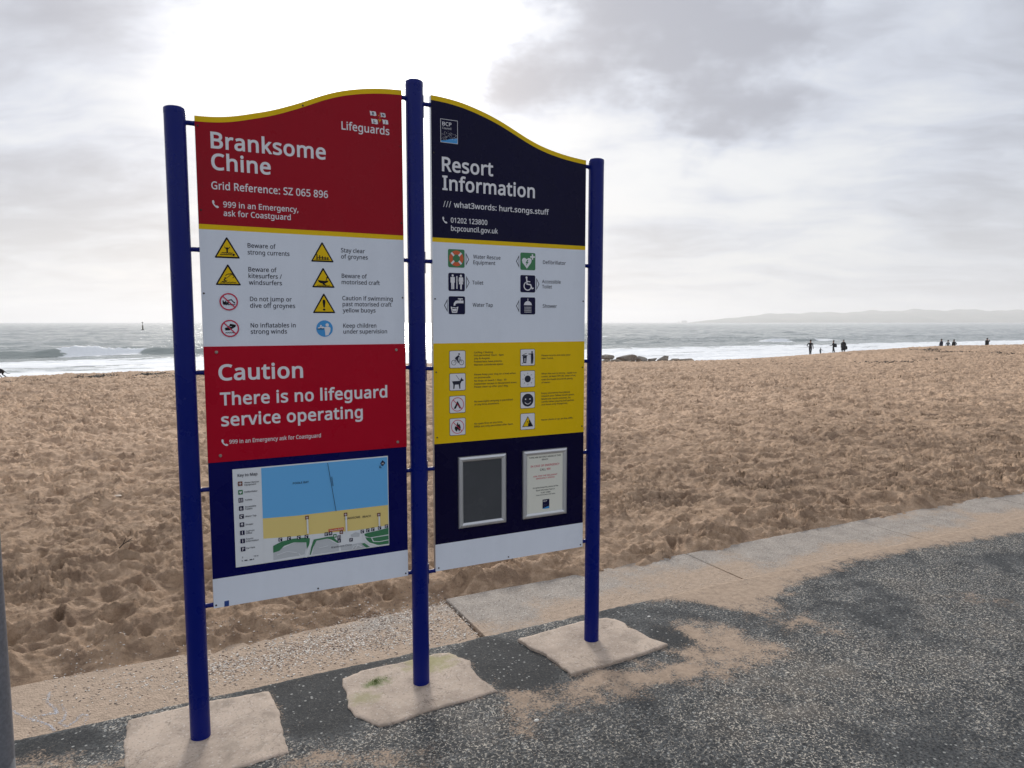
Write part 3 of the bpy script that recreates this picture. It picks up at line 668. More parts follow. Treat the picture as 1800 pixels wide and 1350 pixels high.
for a in [("Cycling / Skating", 1.2199, 1.3122, 1.4638), ("Not permitted 10am - 6pm", 1.2198, 1.3662, 1.4506), ("July & August.", 1.2198, 1.2987, 1.4371), ("Pedestrians have priority.", 1.2202, 1.3590, 1.4228), ("Maintain considerate speed.", 1.2201, 1.3651, 1.4089),
          ("Please keep your dog on a lead when", 1.2209, 1.4267, 1.3654), ("on promenade.", 1.2208, 1.3019, 1.3518), ("No dogs on beach 1 May - 30", 1.2207, 1.3793, 1.3374), ("September except in designated areas.", 1.2206, 1.4335, 1.3234), ("Please clean up after your dog.", 1.2206, 1.3890, 1.3101),
          ("No overnight camping is permitted", 1.2202, 1.4122, 1.2449), ("at any time anywhere.", 1.2211, 1.3435, 1.2315), ("No open fires at any time.", 1.2202, 1.3612, 1.1452), ("BBQs are only permitted after 6pm.", 1.2201, 1.4149, 1.1321),
          ("Please recycle and take your", 1.5616, 1.7186, 1.4431), ("litter home.", 1.5622, 1.6256, 1.4296), ("When the sun is strong - apply sun", 1.5614, 1.7532, 1.3579), ("cream, at least SPF 30, wear a hat,", 1.5620, 1.7499, 1.3446), ("seek the shade and drink plenty", 1.5621, 1.7325, 1.3305), ("of water.", 1.5622, 1.6104, 1.3168),
          ("Enjoy yourselves but please", 1.5624, 1.7162, 1.2664), ("respect your fellow beach goers.", 1.5624, 1.7428, 1.2530), ("Moderate music volumes, be", 1.5625, 1.7209, 1.2393), ("careful when playing ball games", 1.5620, 1.7391, 1.2262), ("and leave only footprints.", 1.5621, 1.7042, 1.2129), ("Never climb or go on the cliffs.", 1.5624, 1.7354, 1.1408)]:
    text(*a, .0076, M_ink, pr, .010)
# ---- pictograms: layered flat shapes in one mesh, coordinates in a unit square
class Pic:
    def __init__(s, c, wd, ht, d=.0011): s.c = c; s.w = wd; s.h = ht; s.d = d; s.k = 0; s.mb = MB()
    def P(s, pts, mat, up=True):
        if up: s.k += 1
        y = FY-s.d-s.k*.00022
        pts = [(s.c[0]+x*s.w, s.c[1]+z*s.h) for x, z in pts]; n = len(pts)
        tri = tessellate_polygon([[Vector((x, z, 0)) for x, z in pts]]); fs = []
        for t in tri:
            a, b, c = [Vector(pts[i]) for i in t]
            fs.append(tuple(t) if (b-a).x*(c-a).y-(b-a).y*(c-a).x > 0 else tuple(t)[::-1])
        s.mb.add([(x, y, z) for x, z in pts], fs, mat); return s
    def D(s, cx, cz, r, mat, n=28, up=True): return s.P([(cx+r*math.cos(2*math.pi*i/n), cz+r*math.sin(2*math.pi*i/n)) for i in range(n)], mat, up)
    def L(s, pts, wd, mat):                          # thick line, each segment on its own layer
        s.k += 1
        for (x0, z0), (x1, z1) in zip(pts, pts[1:]):
            dx, dz = x1-x0, z1-z0; l = math.hypot(dx, dz) or 1; nx, nz = -dz/l*wd/2, dx/l*wd/2; ex, ez = dx/l*wd*.3, dz/l*wd*.3
            s.k += .15; s.P([(x0-ex+nx, z0-ez+nz), (x0-ex-nx, z0-ez-nz), (x1+ex-nx, z1+ez-nz), (x1+ex+nx, z1+ez+nz)], mat, False)
        return s
    def RR(s, x0, x1, z0, z1, r, mat, n=5):
        pts = []
        for cx, cz, a0 in ((x1-r, z1-r, 0), (x0+r, z1-r, 90), (x0+r, z0+r, 180), (x1-r, z0+r, 270)):
            pts += [(cx+r*math.cos(R(a0+90*i/n)), cz+r*math.sin(R(a0+90*i/n))) for i in range(n+1)]
        return s.P(pts, mat)
    def ring(s, cx, cz, r0, r1, mat, n=32, a0=0, a1=360):
        full = a1-a0 >= 360; s.k += 1
        for i in range(n):
            t0 = R(a0+(a1-a0)*i/n); t1 = R(a0+(a1-a0)*(i+1)/n)
            s.P([(cx+r*math.cos(t), cz+r*math.sin(t)) for r, t in ((r0, t0), (r1, t0), (r1, t1), (r0, t1))], mat, False)
        return s
    def done(s, parent, label=None, name='pictogram'):
        o = s.mb.build(name, parent, (0, 0, 0), origin=S0)
        if label: o['label'] = label
        return o
def tri_sign(c):
    p = Pic(c, .0875, .0770)
    def T(k, m): p.P([(-.5*k, -.5+.5*(1-k)*.62), (.5*k, -.5+.5*(1-k)*.62), (0, .5-(1-k)*1.05)], m)
    p.P([(-.5, -.47), (-.47, -.5), (.47, -.5), (.5, -.47), (.03, .48), (0, .5), (-.03, .48)], M_black)
    p.P([(-.415, -.425), (.415, -.425), (0, .385)], M_yel); return p
def wave(p, z, x0, x1, w_=.03, n=9, amp=.018):
    p.L([(x0+(x1-x0)*i/n, z+amp*(1 if i % 2 else -1)) for i in range(n+1)], w_, M_black)
p = tri_sign((.2200, 1.8773)); p.D(0, -.02, .042, M_black); p.L([(0, -.06), (0, -.22)], .06, M_black); p.L([(0, -.10), (-.10, .03)], .03, M_black); p.L([(0, -.10), (.10, .03)], .03, M_black); wave(p, -.25, -.22, .20); p.L([(-.28, -.33), (.24, -.33)], .03, M_black); p.P([(.22, -.40), (.32, -.33), (.22, -.26)], M_black); p.done(pl, 'yellow warning triangle with a swimmer waving in a current')
p = tri_sign((.2202, 1.7772)); p.ring(.06, -.14, .17, .20, M_black, 12, 30, 150); p.ring(.12, -.05, .10, .125, M_black, 10, -60, 140); p.L([(-.14, -.22), (.0, -.10), (.14, .03)], .018, M_black); p.D(-.12, -.15, .03, M_black); p.L([(-.12, -.17), (-.17, -.25), (-.10, -.29)], .035, M_black); p.L([(-.24, -.33), (-.05, -.29)], .03, M_black); wave(p, -.36, -.30, .32, .022); p.done(pl, 'yellow warning triangle with a kitesurfer')
p = tri_sign((.5693, 1.8766)); [p.L([(x, -.38), (x, -.38+h_)], .045, M_black) for x, h_ in ((-.24, .26), (-.12, .20), (.0, .17), (.12, .14), (.24, .12))]; p.L([(-.26, -.27), (.26, -.30)], .03, M_black); wave(p, -.37, -.33, .33, .02, 11, .012); p.done(pl, 'yellow warning triangle with groyne posts')
p = tri_sign((.5709, 1.7760)); p.P([(-.25, -.10), (-.12, -.14), (.10, -.16), (.24, -.13), (.20, -.22), (.05, -.30), (-.12, -.28), (-.22, -.20)], M_black); p.L([(.12, -.15), (.15, -.03), (.22, .03)], .035, M_black); p.D(.17, .02, .035, M_black); p.L([(-.02, -.30), (.10, -.38)], .06, M_black); wave(p, -.385, -.28, .28, .02); p.done(pl, 'yellow warning triangle with a jet ski rider')
p = tri_sign((.5713, 1.6754)); p.P([(-.05, .17), (0, .20), (.05, .17), (.065, .06), (.028, -.22), (-.028, -.22), (-.065, .06)], M_black); p.D(0, -.32, .055, M_black); p.done(pl, 'yellow warning triangle with a black exclamation mark')
def no_sign(c, r, art, mat_bg=M_white, par=None, label=None, wd=1.):
    p = Pic(c, r*2, r*2); p.D(0, 0, .5, mat_bg, 40); art(p)
    p.ring(0, 0, .425, .5, M_ired, 40); p.L([(-.31, .31), (.31, -.31)], .065, M_ired); return p.done(par, label)
def art_gro(p): p.P([(-.33, -.14), (-.33, .08), (-.27, .08), (-.27, .0), (-.2, 0), (-.2, .06), (-.14, .06), (-.14, -.02), (0, -.02), (0, -.14)], M_black); p.L([(-.1, .05), (.14, .12), (.26, -.02)], .06, M_black); p.D(.3, -.05, .045, M_black); wave(p, -.16, -.28, .34, .04)
def art_inf(p): p.P([(-.28, .02), (.12, .26), (.34, .20), (.30, .08), (-.05, -.12), (-.25, -.12)], M_black); p.L([(-.2, .05), (.1, .12)], .02, M_white); p.D(.05, .22, .05, M_black); wave(p, -.25, -.25, .25, .03)
no_sign((.2191, 1.6770), .0324, art_gro, par=pl, label='red prohibition circle over a figure diving off a groyne')
no_sign((.2199, 1.5773), .0323, art_inf, par=pl, label='red prohibition circle over an inflatable')
p = Pic((.5713, 1.5754), .0653, .0653); p.D(0, 0, .5, M_blue, 40); p.D(.16, .22, .10, M_text); p.P([(-.02, .02), (.04, .10), (.26, .11), (.36, .03), (.34, -.16), (.22, -.40), (.04, -.44), (.02, -.2)], M_text); p.L([(.04, .04), (-.14, .10)], .06, M_text); p.D(-.22, .17, .055, M_text); p.L([(-.38, .02), (-.24, .09), (-.1, .03)], .07, M_text); wave(p, -.02, -.42, -.04, .03); p.done(pl, 'blue circle with an adult watching a child swim')
def phone(c, wd, ht, par, d=.0011):
    p = Pic(c, wd, ht, d); p.P([(-.5, .30), (-.42, .48), (-.25, .5), (-.12, .22), (-.22, .10), (-.08, -.10), (.10, -.22), (.20, -.16), (.48, -.32), (.46, -.44), (.28, -.5), (.02, -.42), (-.24, -.18), (-.42, .08)], M_text); p.done(par, 'white telephone handset symbol')
phone((.1858, 2.0341), .0232, .0275, pl); phone((.1871, 1.1450), .0244, .0267, caution, .0049); phone((1.0877, 2.0345), .0230, .0281, pr)
# four small flags with a crest between them
for c, wd, ht, ch in (((.7837, 2.4364), .0278, .0179, 'R'), ((.8247, 2.4352), .0216, .0174, 'N'), ((.7893, 2.4056), .0286, .0205, 'L'), ((.8338, 2.4090), .0250, .0187, 'I')):
    p = Pic(c, wd, ht); p.P([(-.5, .5), (-.2, .42), (.1, .5), (.40, .42), (.5, -.38), (.2, -.5), (-.1, -.4), (-.38, -.5)], M_text); p.done(pl, 'small white flag of the lifeguards badge')
    text(ch, c[0]-.0048 if ch != 'I' else c[0]-.0018, c[0]+.0048 if ch != 'I' else c[0]+.0018, c[1]-.0050, .0100, M_icon, pl, .03, .0019)
p = Pic((.8101, 2.4231), .012, .034); p.L([(0, .5), (0, -.5)], .22, M_orange); p.L([(-.4, .25), (.4, .12)], .10, M_yel); p.L([(-.45, -.2), (0, -.4), (.45, -.2)], .10, M_yel); p.D(0, .05, .25, M_ired); p.done(pl)
# council badge
def badge(c, wd, ht, par, small=False, d=.0011):
    p = Pic(c, wd, ht, d); p.P([(-.5, -.5), (.5, -.5), (.5, .5), (-.5, .5)], M_text if not small else M_icon); p.P([(-.475, -.48), (.475, -.48), (.475, .48), (-.475, .48)], M_navy if not small else M_icon)
    p.P([(-.475, -.48), (.475, -.48), (.475, -.26), (.2, -.30), (0, -.33), (-.2, -.40), (-.475, -.42)], M_blue)
    r = random.Random(3)
    for i in range(90 if not small else 14):
        x = r.uniform(-.45, .45); top = .02-.5*abs(x+.1)*.6; z = r.uniform(-.38, max(-.3, top)); s_ = .008+.007*r.random()
        p.P([(x-s_*1.5, z), (x+s_*1.5, z+.004), (x+s_, z+s_*1.6)], M_text, i % 12 == 0)
    p.done(par, 'square council badge with a blue wave')
badge((1.1104, 2.4052), .0785, .0969, pr)
text("BCP", 1.0790, 1.1205, 2.4265, .0150, M_text, pr, .012, .0030); text("Council", 1.0790, 1.1190, 2.4120, .0085, M_text, pr, 0, .0030)
# facility squares
def sq(c, mat, w_=.0769, h_=.0775, r=.09): p = Pic(c, w_, h_); p.RR(-.5, .5, -.5, .5, r, mat); return p
p = sq((1.1391, 1.8752), M_green); p.ring(0, 0, .22, .43, M_orange, 40); [p.L([(.23*math.cos(R(a)), .23*math.sin(R(a))), (.40*math.cos(R(a)), .40*math.sin(R(a)))], .11, M_text) for a in (45, 135, 225, 315)]; p.done(pr, 'green square with an orange lifebuoy')
p = sq((1.1398, 1.7740), M_icon)
for x, f in ((-.24, 0), (.26, 1)):
    p.D(x, .355, .065, M_text, 16)
    if f: p.P([(x-.12, .27), (x+.12, .27), (x+.15, .04), (x+.10, .04), (x+.09, .12), (x+.13, -.12), (x+.05, -.12), (x+.05, -.40), (x-.05, -.40), (x-.05, -.12), (x-.13, -.12), (x-.09, .12), (x-.10, .04), (x-.15, .04)], M_text)
    else: p.P([(x-.13, .27), (x+.13, .27), (x+.13, -.04), (x+.09, -.04), (x+.085, -.40), (x+.01, -.40), (x+.005, -.08), (x-.005, -.08), (x-.01, -.40), (x-.085, -.40), (x-.09, -.04), (x-.13, -.04)], M_text)
p.P([(-.02, .33), (.04, .33), (.04, -.38), (-.02, -.38)], M_text); p.done(pr, 'navy square with a man and woman')
p = sq((1.1402, 1.6738), M_icon); p.P([(.05, .27), (.40, .27), (.40, .12), (.05, .12), (-.08, .08), (-.10, -.02), (-.20, -.02), (-.19, .12), (-.08, .25)], M_text); p.L([(.2, .36), (.2, .25)], .06, M_text); p.L([(.08, .36), (.34, .36)], .06, M_text); p.P([(-.38, -.08), (-.32, -.08), (-.26, -.35), (-.04, -.35), (.02, -.08), (.08, -.08), (0, -.42), (-.30, -.42)], M_text); p.L([(-.30, -.14), (-.2, -.12), (-.1, -.15), (0, -.13)], .04, M_text); p.P([(-.29, -.2), (-.02, -.2), (-.05, -.32), (-.25, -.32)], M_text); p.done(pr, 'navy square with a tap filling a cup')
p = sq((1.4888, 1.8758), M_green); p.P([(-.07, -.42), (-.36, -.08), (-.40, .06), (-.33, .18), (-.20, .20), (-.08, .12), (.04, .20), (.18, .18), (.25, .06), (.21, -.08)], M_text); p.P([(-.03, .10), (-.16, -.10), (-.08, -.10), (-.14, -.28), (.04, -.04), (-.04, -.04), (.03, .10)], M_green); p.L([(.30, .14), (.30, .40)], .09, M_text); p.L([(.17, .27), (.43, .27)], .09, M_text); p.done(pr, 'green square with a white heart and lightning bolt')
p = sq((1.4887, 1.7750), M_icon); p.D(-.09, .36, .065, M_text, 16); p.L([(-.08, .28), (-.06, -.02), (.18, -.05), (.28, -.28), (.36, -.25)], .075, M_text); p.L([(-.07, .14), (.14, .12)], .06, M_text); p.ring(-.02, -.13, .21, .27, M_text, 24, 120, 345); p.done(pr, 'navy square with a wheelchair user')
p = sq((1.4890, 1.6750), M_icon); p.L([(0, .42), (0, .28)], .04, M_text); p.P([(-.27, .04), (.27, .04), (.22, .18), (.10, .27), (-.10, .27), (-.22, .18)], M_text)
for i in range(6):
    for j in range(4): x = -.20+.08*i; z = -.05-.095*j; p.P([(x-.018, z-.065), (x+.018, z-.065), (x+.018, z), (x-.018, z)], M_text, i == 0 and j == 0)
p.done(pr, 'navy square with a shower head')
for x, z, sg in ((1.1910, 1.8733, 1), (1.1928, 1.7732, 1), (1.0887, 1.6727, -1), (1.4364, 1.8749, -1), (1.5408, 1.7748, 1), (1.4365, 1.6742, -1)):
    p = Pic((x, z), .0155, .0565); p.P([(-.5*sg, .5), (-.5*sg, -.5), (.5*sg, 0)], M_ink); p.P([(-.34*sg, .32), (-.34*sg, -.32), (.26*sg, 0)], M_white); p.done(pr, None, 'arrow')
# white rules squares on the yellow band
def wsq(c): p = sq(c, M_ink, .0765, .0772, .08); p.RR(-.475, .475, -.475, .475, .07, M_text); return p
YL = [1.4387, 1.3394, 1.2402, 1.1411]
p = wsq((1.1410, YL[0])); p.ring(-.23, -.18, .125, .15, M_ink, 24); p.ring(.25, -.18, .125, .15, M_ink, 24); p.D(.10, .30, .05, M_ink, 14); p.P([(.06, .24), (.12, .20), (.02, .02), (.10, -.18), (.04, -.20), (-.08, .0), (-.16, .03), (-.12, .12)], M_ink); p.L([(.08, .18), (.18, .08)], .03, M_ink); p.L([(-.23, -.18), (-.06, .02), (.16, .02), (.03, -.19)], .02, M_ink); p.L([(.16, .05), (.25, -.18)], .02, M_ink); p.done(pr, 'white square with a black cyclist')
p = wsq((1.1407, YL[1])); p.P([(-.36, .13), (-.33, .03), (-.29, .05), (.14, .06), (.20, .17), (.26, .26), (.28, .17), (.38, .10), (.36, .05), (.26, .04), (.17, -.12), (.17, -.38), (.11, -.40), (.07, -.15), (-.17, -.15), (-.20, -.38), (-.27, -.40), (-.26, -.15), (-.30, -.04), (-.34, .02)], M_ink); p.L([(.12, .10), (-.08, .38)], .022, M_ink); p.done(pr, 'white square with a black dog on a lead')
def art_tent(p): p.P([(-.30, -.30), (-.02, .22), (.02, .22), (.30, -.30), (.16, -.30), (0, -.04), (-.14, -.30)], M_black)
def art_fire(p): p.P([(-.24, -.12), (-.20, .06), (-.10, .0), (-.06, .22), (.02, .34), (.06, .14), (.14, .20), (.24, -.05), (.22, -.22), (.10, -.36), (.02, -.16), (-.06, -.36), (-.18, -.26)], M_black)
for z, art, lab in ((YL[2], art_tent, 'white square with a crossed out tent'), (YL[3], art_fire, 'white square with a crossed out fire')):
    p = wsq((1.1396, z)); q = p
    w0, h0 = p.w, p.h; p.w *= .80; p.h *= .80; art(p); p.ring(0, 0, .455, .5, M_ired, 36); p.L([(-.33, .33), (.33, -.33)], .05, M_ired); p.w, p.h = w0, h0; p.done(pr, lab)
p = wsq((1.4887, 1.4398)); p.P([(-.34, .08), (-.06, .08), (-.10, -.34), (-.30, -.34)], M_ink); p.L([(-.38, .12), (-.04, .10)], .05, M_ink); p.L([(-.30, .17), (-.08, .24)], .03, M_ink); p.D(-.36, -.34, .03, M_ink, 8); p.D(.29, .31, .055, M_ink, 14); p.P([(.22, .24), (.37, .24), (.39, -.05), (.35, -.38), (.30, -.38), (.29, -.08), (.27, -.38), (.22, -.38), (.21, 0)], M_ink); p.L([(.24, .19), (.06, .20)], .045, M_ink); p.L([(-.2, -.06), (-.2, -.26)], .05, M_text); p.done(pr, 'white square with a figure dropping litter in a bin')
p = wsq((1.4889, 1.3401)); p.D(0, 0, .21, M_ink, 30); [p.L([(.29*math.cos(R(a)), .29*math.sin(R(a))), (.37*math.cos(R(a)), .37*math.sin(R(a)))], .022, M_ink) for a in range(0, 360, 45)]; p.done(pr, 'white square with a black sun')
p = wsq((1.4892, 1.2417)); p.D(0, 0, .39, M_ink, 36); p.D(-.15, .06, .045, M_text, 12); p.D(.15, .06, .045, M_text, 12); p.ring(0, -.02, .20, .235, M_text, 16, 205, 335); p.done(pr, 'white square with a smiling face')
p = wsq((1.4894, 1.1422)); p.P([(-.38, -.32), (.38, -.32), (0, .32)], M_black); p.P([(-.31, -.285), (.02, -.285), (.10, -.08), (.05, .02), (.12, .08), (0, .25)], M_yel); p.L([(.0, -.05), (.06, -.14), (.02, -.24)], .035, M_black); p.D(-.02, .0, .03, M_black, 8); p.done(pr, 'white square with a yellow cliff fall triangle')
# ---- map plate
mp = MB(); MX0, MX1, MZ0, MZ1 = .2104, .8212, .6529, 1.0386
mp.prism(rect((MX0, MX1), MZ0, MZ1), FY-.0025, FY-.0007, M_mroad); mplate = mp.build('map_plate', sign, (0, 0, 0), origin=S0)
AX0, AX1, AZ0, AZ1 = .3145, .8185, .6560, 1.0340
mm = Pic(((AX0+AX1)/2, (AZ0+AZ1)/2), AX1-AX0, AZ1-AZ0, .0026)
def mz(u, v): return ((u-AX0)/(AX1-AX0)-.5, (v-AZ0)/(AZ1-AZ0)-.5)
def mpoly(pts, mat): mm.P([mz(*q) for q in pts], mat)
mpoly([(AX0, .834), (.44, .829), (.60, .829), (AX1, .828), (AX1, AZ1), (AX0, AZ1)], M_msea)
mpoly([(AX0, .7528), (.4295, .7456), (.5032, .7444), (.6789, .7364), (AX1, .7396), (AX1, .828), (.60, .829), (.44, .829), (AX0, .834)], M_msand)
mpoly([(AX0, AZ0), (AX1, AZ0), (AX1, .7396), (.6789, .7364), (.5032, .7444), (.4295, .7456), (AX0, .7528)], M_mroad)
def map_px(l):                                       # plate drawing coordinates -> metres on the plate
    out = []
    for x, y in l:
        t = (x-147)/(1553-147); yt = 181+t*(57-181); yb = 1066+(x-177)/(1560-177)*(863-1066); s_ = (y-yt)/(yb-yt)
        uu = MX0+(MX1-MX0)*(t*1.17/(1+.17*t)); out.append((min(max(uu, AX0), AX1), max(MZ1+(MZ0-MZ1)*s_, AZ0)))
    return out
mpoly(map_px([(430, 935), (520, 895), (600, 855), (700, 845), (705, 905), (690, 960), (640, 975), (560, 985), (430, 1012)]), M_mland)
mpoly(map_px([(785, 835), (900, 815), (960, 850), (1010, 870), (1010, 930), (760, 965)]), M_mland)
mpoly(map_px([(1130, 780), (1180, 755), (1225, 760), (1220, 795), (1140, 800)]), M_mland)
mpoly(map_px([(1030, 885), (1240, 850), (1290, 890), (1200, 910), (1030, 925)]), M_mland)
mpoly(map_px([(430, 880), (500, 840), (600, 815), (720, 805), (740, 815), (735, 870), (710, 912), (708, 850), (600, 850), (520, 880), (480, 925), (430, 942)]), M_mgreen)
mpoly(map_px([(775, 825), (900, 800), (950, 795), (1000, 840), (1000, 857), (940, 825), (900, 815), (800, 835), (765, 900), (745, 965), (735, 965), (755, 880)]), M_mgreen)
mpoly(map_px([(1258, 775), (1300, 760), (1420, 735), (1545, 705), (1545, 765), (1330, 800), (1290, 790)]), M_mgreen)
mpoly(map_px([(1285, 800), (1350, 805), (1545, 775), (1550, 850), (1440, 865), (1370, 865), (1310, 840)]), M_mgreen)
mm.L([mz(*q) for q in map_px([(1350, 800), (1370, 835), (1440, 835), (1545, 815)])], .008, M_mroad)
mm.L([mz(*q) for q in map_px([(755, 820), (745, 870), (700, 985)])], .022, M_mroad)
mm.L([mz(*q) for q in map_px([(1265, 770), (1270, 810), (1320, 850), (1430, 880)])], .014, M_mroad)
mpoly(map_px([(1240, 858), (1270, 850), (1330, 885), (1290, 892)]), M_mgreen)
mm.L([mz(.5696, 1.0310), mz(.5990, .829)], .0035, M_ink); mm.L([mz(.585, .975), mz(.590, .935)], .0028, M_ink); mm.L([mz(.582, .972), mz(.587, .935)], .0022, M_ink)
for l in ([(722, 640), (724, 765)], [(1086, 610), (1088, 750)], [(1439, 605), (1441, 690)]): mm.L([mz(*q) for q in map_px(l)], .013, M_mroad)
for l, w_ in (([(1175, 900), (1200, 870), (1240, 885)], .008), ([(820, 900), (900, 880)], .006), ([(460, 960), (540, 930), (620, 940)], .006), ([(640, 950), (660, 975)], .006), ([(1140, 905), (1160, 880), (1200, 865)], .006)): mm.L([mz(*q) for q in map_px(l)], w_, M_mroad)
mm.done(mplate, None, 'map_area')
def mini(c, mat, kind=0, s_=.0165, ht=None):
    p = Pic(c, s_, ht or s_*1.06, .0042); p.RR(-.5, .5, -.5, .5, .08, mat)
    if kind == 1: p.L([(-.3, 0), (.3, 0)], .12, M_text); p.L([(0, -.3), (0, .3)], .12, M_text)
    elif kind == 2: p.P([(0, -.35), (-.3, .0), (-.2, .25), (0, .15), (.2, .25), (.3, 0)], M_text)
    elif kind == 3: p.L([(-.22, -.3), (-.22, .3)], .16, M_text); p.L([(.22, -.3), (.22, .3)], .16, M_text)
    elif kind == 4: p.ring(0, -.1, .16, .26, M_text, 10, 120, 340); p.L([(-.05, .32), (-.05, 0), (.2, 0)], .1, M_text)
    elif kind == 5: p.L([(-.3, .1), (.0, .25), (.3, .25)], .15, M_text); p.P([(-.3, -.05), (.1, -.05), (.0, -.35), (-.2, -.35)], M_text)
    elif kind == 6: p.P([(-.3, 0), (.3, 0), (.15, .3), (-.15, .3)], M_text); p.L([(-.15, -.1), (-.15, -.3)], .08, M_text); p.L([(.15, -.1), (.15, -.3)], .08, M_text)
    elif kind == 7: p.L([(0, -.3), (0, .1)], .16, M_text); p.D(0, .28, .1, M_text, 8)
    elif kind == 8: p.L([(-.12, -.33), (-.12, .3)], .13, M_text); p.ring(0.02, .14, .1, .22, M_text, 10, -90, 90)
    p.done(mplate)
M_brick = pmat('brown_print', (.16, .05, .03), .4)
for i, (k, m_) in enumerate(((1, M_brick), (2, M_green), (3, M_icon), (4, M_icon), (5, M_icon), (6, M_icon), (7, M_icon), (7, M_icon), (8, M_icon))):
    mini((.2362+.0003*i, [.9811, .9477, .9163, .8840, .8520, .8196, .7875, .7549, .7226][i]), m_, k)
for (x, y), k, m_ in (((720, 624), 1, M_brick), ((1083, 594), 1, M_brick), ((1437, 589), 1, M_brick), ((1037, 757), 1, M_brick), ((490, 822), 5, M_icon), ((561, 812), 5, M_icon), ((644, 805), 5, M_icon), ((711, 797), 5, M_icon), ((892, 775), 5, M_icon), ((932, 769), 6, M_icon),
                      ((973, 791), 2, M_green), ((1014, 802), 3, M_icon), ((1014, 836), 4, M_icon), ((1134, 825), 8, M_icon), ((1253, 747), 5, M_icon), ((1312, 735), 5, M_icon), ((1367, 724), 5, M_icon), ((1443, 709), 5, M_icon), ((1522, 692), 5, M_icon)):
    q = map_px([(x, y)])[0]; mini(q, m_, k, .0142)
q = map_px([(987, 733)])[0]; p = Pic(q, .062, .0115, .0042); p.P([(-.5, -.5), (.5, -.5), (.5, .5), (-.5, .5)], M_orange); p.done(mplate, 'small orange strip marking the spot on the map')
text("You are here", q[0]-.027, q[0]+.027, q[1]-.003, .0066, M_text, mplate, .01, .0056)
q = map_px([(1490, 128)])[0]; p = Pic(q, .023, .030, .0042); p.P([(0, .5), (.5, .1), (.05, -.35), (-.45, .05)], M_icon); p.L([(-.2, -.15), (-.55, -.55)], .07, M_ink); p.L([(-.62, -.25), (-.55, -.55), (-.2, -.55)], .07, M_ink); p.done(mplate, 'dark blue compass mark')
text("N", q[0]-.0035, q[0]+.0040, q[1]-.002, .0065, M_text, mplate, .02, .0056)
p = Pic((.2550, .6760), .042, .007, .0026); p.L([(-.5, .4), (-.5, -.3), (.5, -.3), (.5, .4)], .06, M_ink); p.P([(-.3, -.3), (-.05, -.3), (-.05, .3), (-.3, .3)], M_ink); p.P([(.15, -.3), (.38, -.3), (.38, .3), (.15, .3)], M_ink); p.done(mplate, None, 'scale_bar')
DM = .0044
text("Key to Map", .2281, .3000, 1.0085, .0112, M_ink, mplate, .012, DM)
for a in [("Water Rescue", .2519, .3045, .9804), ("Equipment", .2517, .2941, .9717), ("Defibrillator", .2508, .2985, .9439), ("Toilets", .2510, .2780, .9122), ("Accessible", .2509, .2914, .8856), ("Toilets", .2506, .2777, .8765), ("Water Tap", .2505, .2910, .8474), ("Shower", .2507, .2790, .8151),
          ("Seafront", .2510, .2823, .7893), ("Office", .2508, .2726, .7805), ("Tourist", .2500, .2772, .7579), ("Information", .2498, .2966, .7488), ("Car Park", .2505, .2830, .7214), ("0", .2340, .2373, .6871), ("10 m", .2762, .2934, .6857)]:
    text(*a, .0060, M_ink, mplate, .012, DM)
for a in [("POOLE BAY", .4318, .4937, .9579, .0080), ("BRANKSOME", .6340, .6985, .7876, .0085), ("BEACH", .7088, .7430, .7863, .0085), ("Branksome Chine", .5771, .6601, .6753, .0075)]: text(*a, M_ink, mplate, .008, DM)
# ---- snap frames
def snap(u0, u1, z0, z1, fill, lab):
    fb = MB(); fb.prism(rect((u0+.004, u1-.004), z0+.004, z1-.004), FY-.006, FY-.0008, M_slate); fo = fb.build('poster_frame', sign, (0, 0, 0), origin=S0); fo['label'] = lab
    wd = .0235
    prof = [(0, -.0010), (0, -.0085), (.003, -.0125), (.009, -.0150), (.016, -.0135), (.021, -.0100), (wd, -.0065), (wd, -.0062)]
    corners = [((u0, z0), (u1, z0), (0, 1)), ((u1, z0), (u1, z1), (-1, 0)), ((u1, z1), (u0, z1), (0, -1)), ((u0, z1), (u0, z0), (1, 0))]
    for (a, b, n) in corners:
        vs = []
        dx, dz_ = b[0]-a[0], b[1]-a[1]; l = math.hypot(dx, dz_); tx, tz = dx/l, dz_/l
        for o_, y in prof:
            g = o_+.0003
            vs.append((a[0]+tx*g+n[0]*o_, FY+y, a[1]+tz*g+n[1]*o_)); vs.append((b[0]-tx*g+n[0]*o_, FY+y, b[1]-tz*g+n[1]*o_))
        fs = [(2*i, 2*i+1, 2*i+3, 2*i+2) for i in range(len(prof)-1)]
        m_ = MB(); m_.add(vs, fs, M_frame, True); m_.build('frame_rail', fo, (0, 0, 0), origin=S0)
    m_ = MB(); m_.prism(rect((u0+wd-.001, u1-wd+.001), z0+wd-.001, z1-wd+.001), FY-.0068, FY-.0061, fill); m_.build('poster_sheet', fo, (0, 0, 0), origin=S0)
    return fo
M_frame = pmat('satin_aluminium', (.62, .63, .65), .42, .85)
snap(1.1390, 1.3748, .6813, 1.0045, M_slate, 'aluminium snap frame with an empty grey backing')
fo = snap(1.4610, 1.6990, .6820, 1.0046, M_pap, 'aluminium snap frame holding a printed emergency notice')
DF = .0071
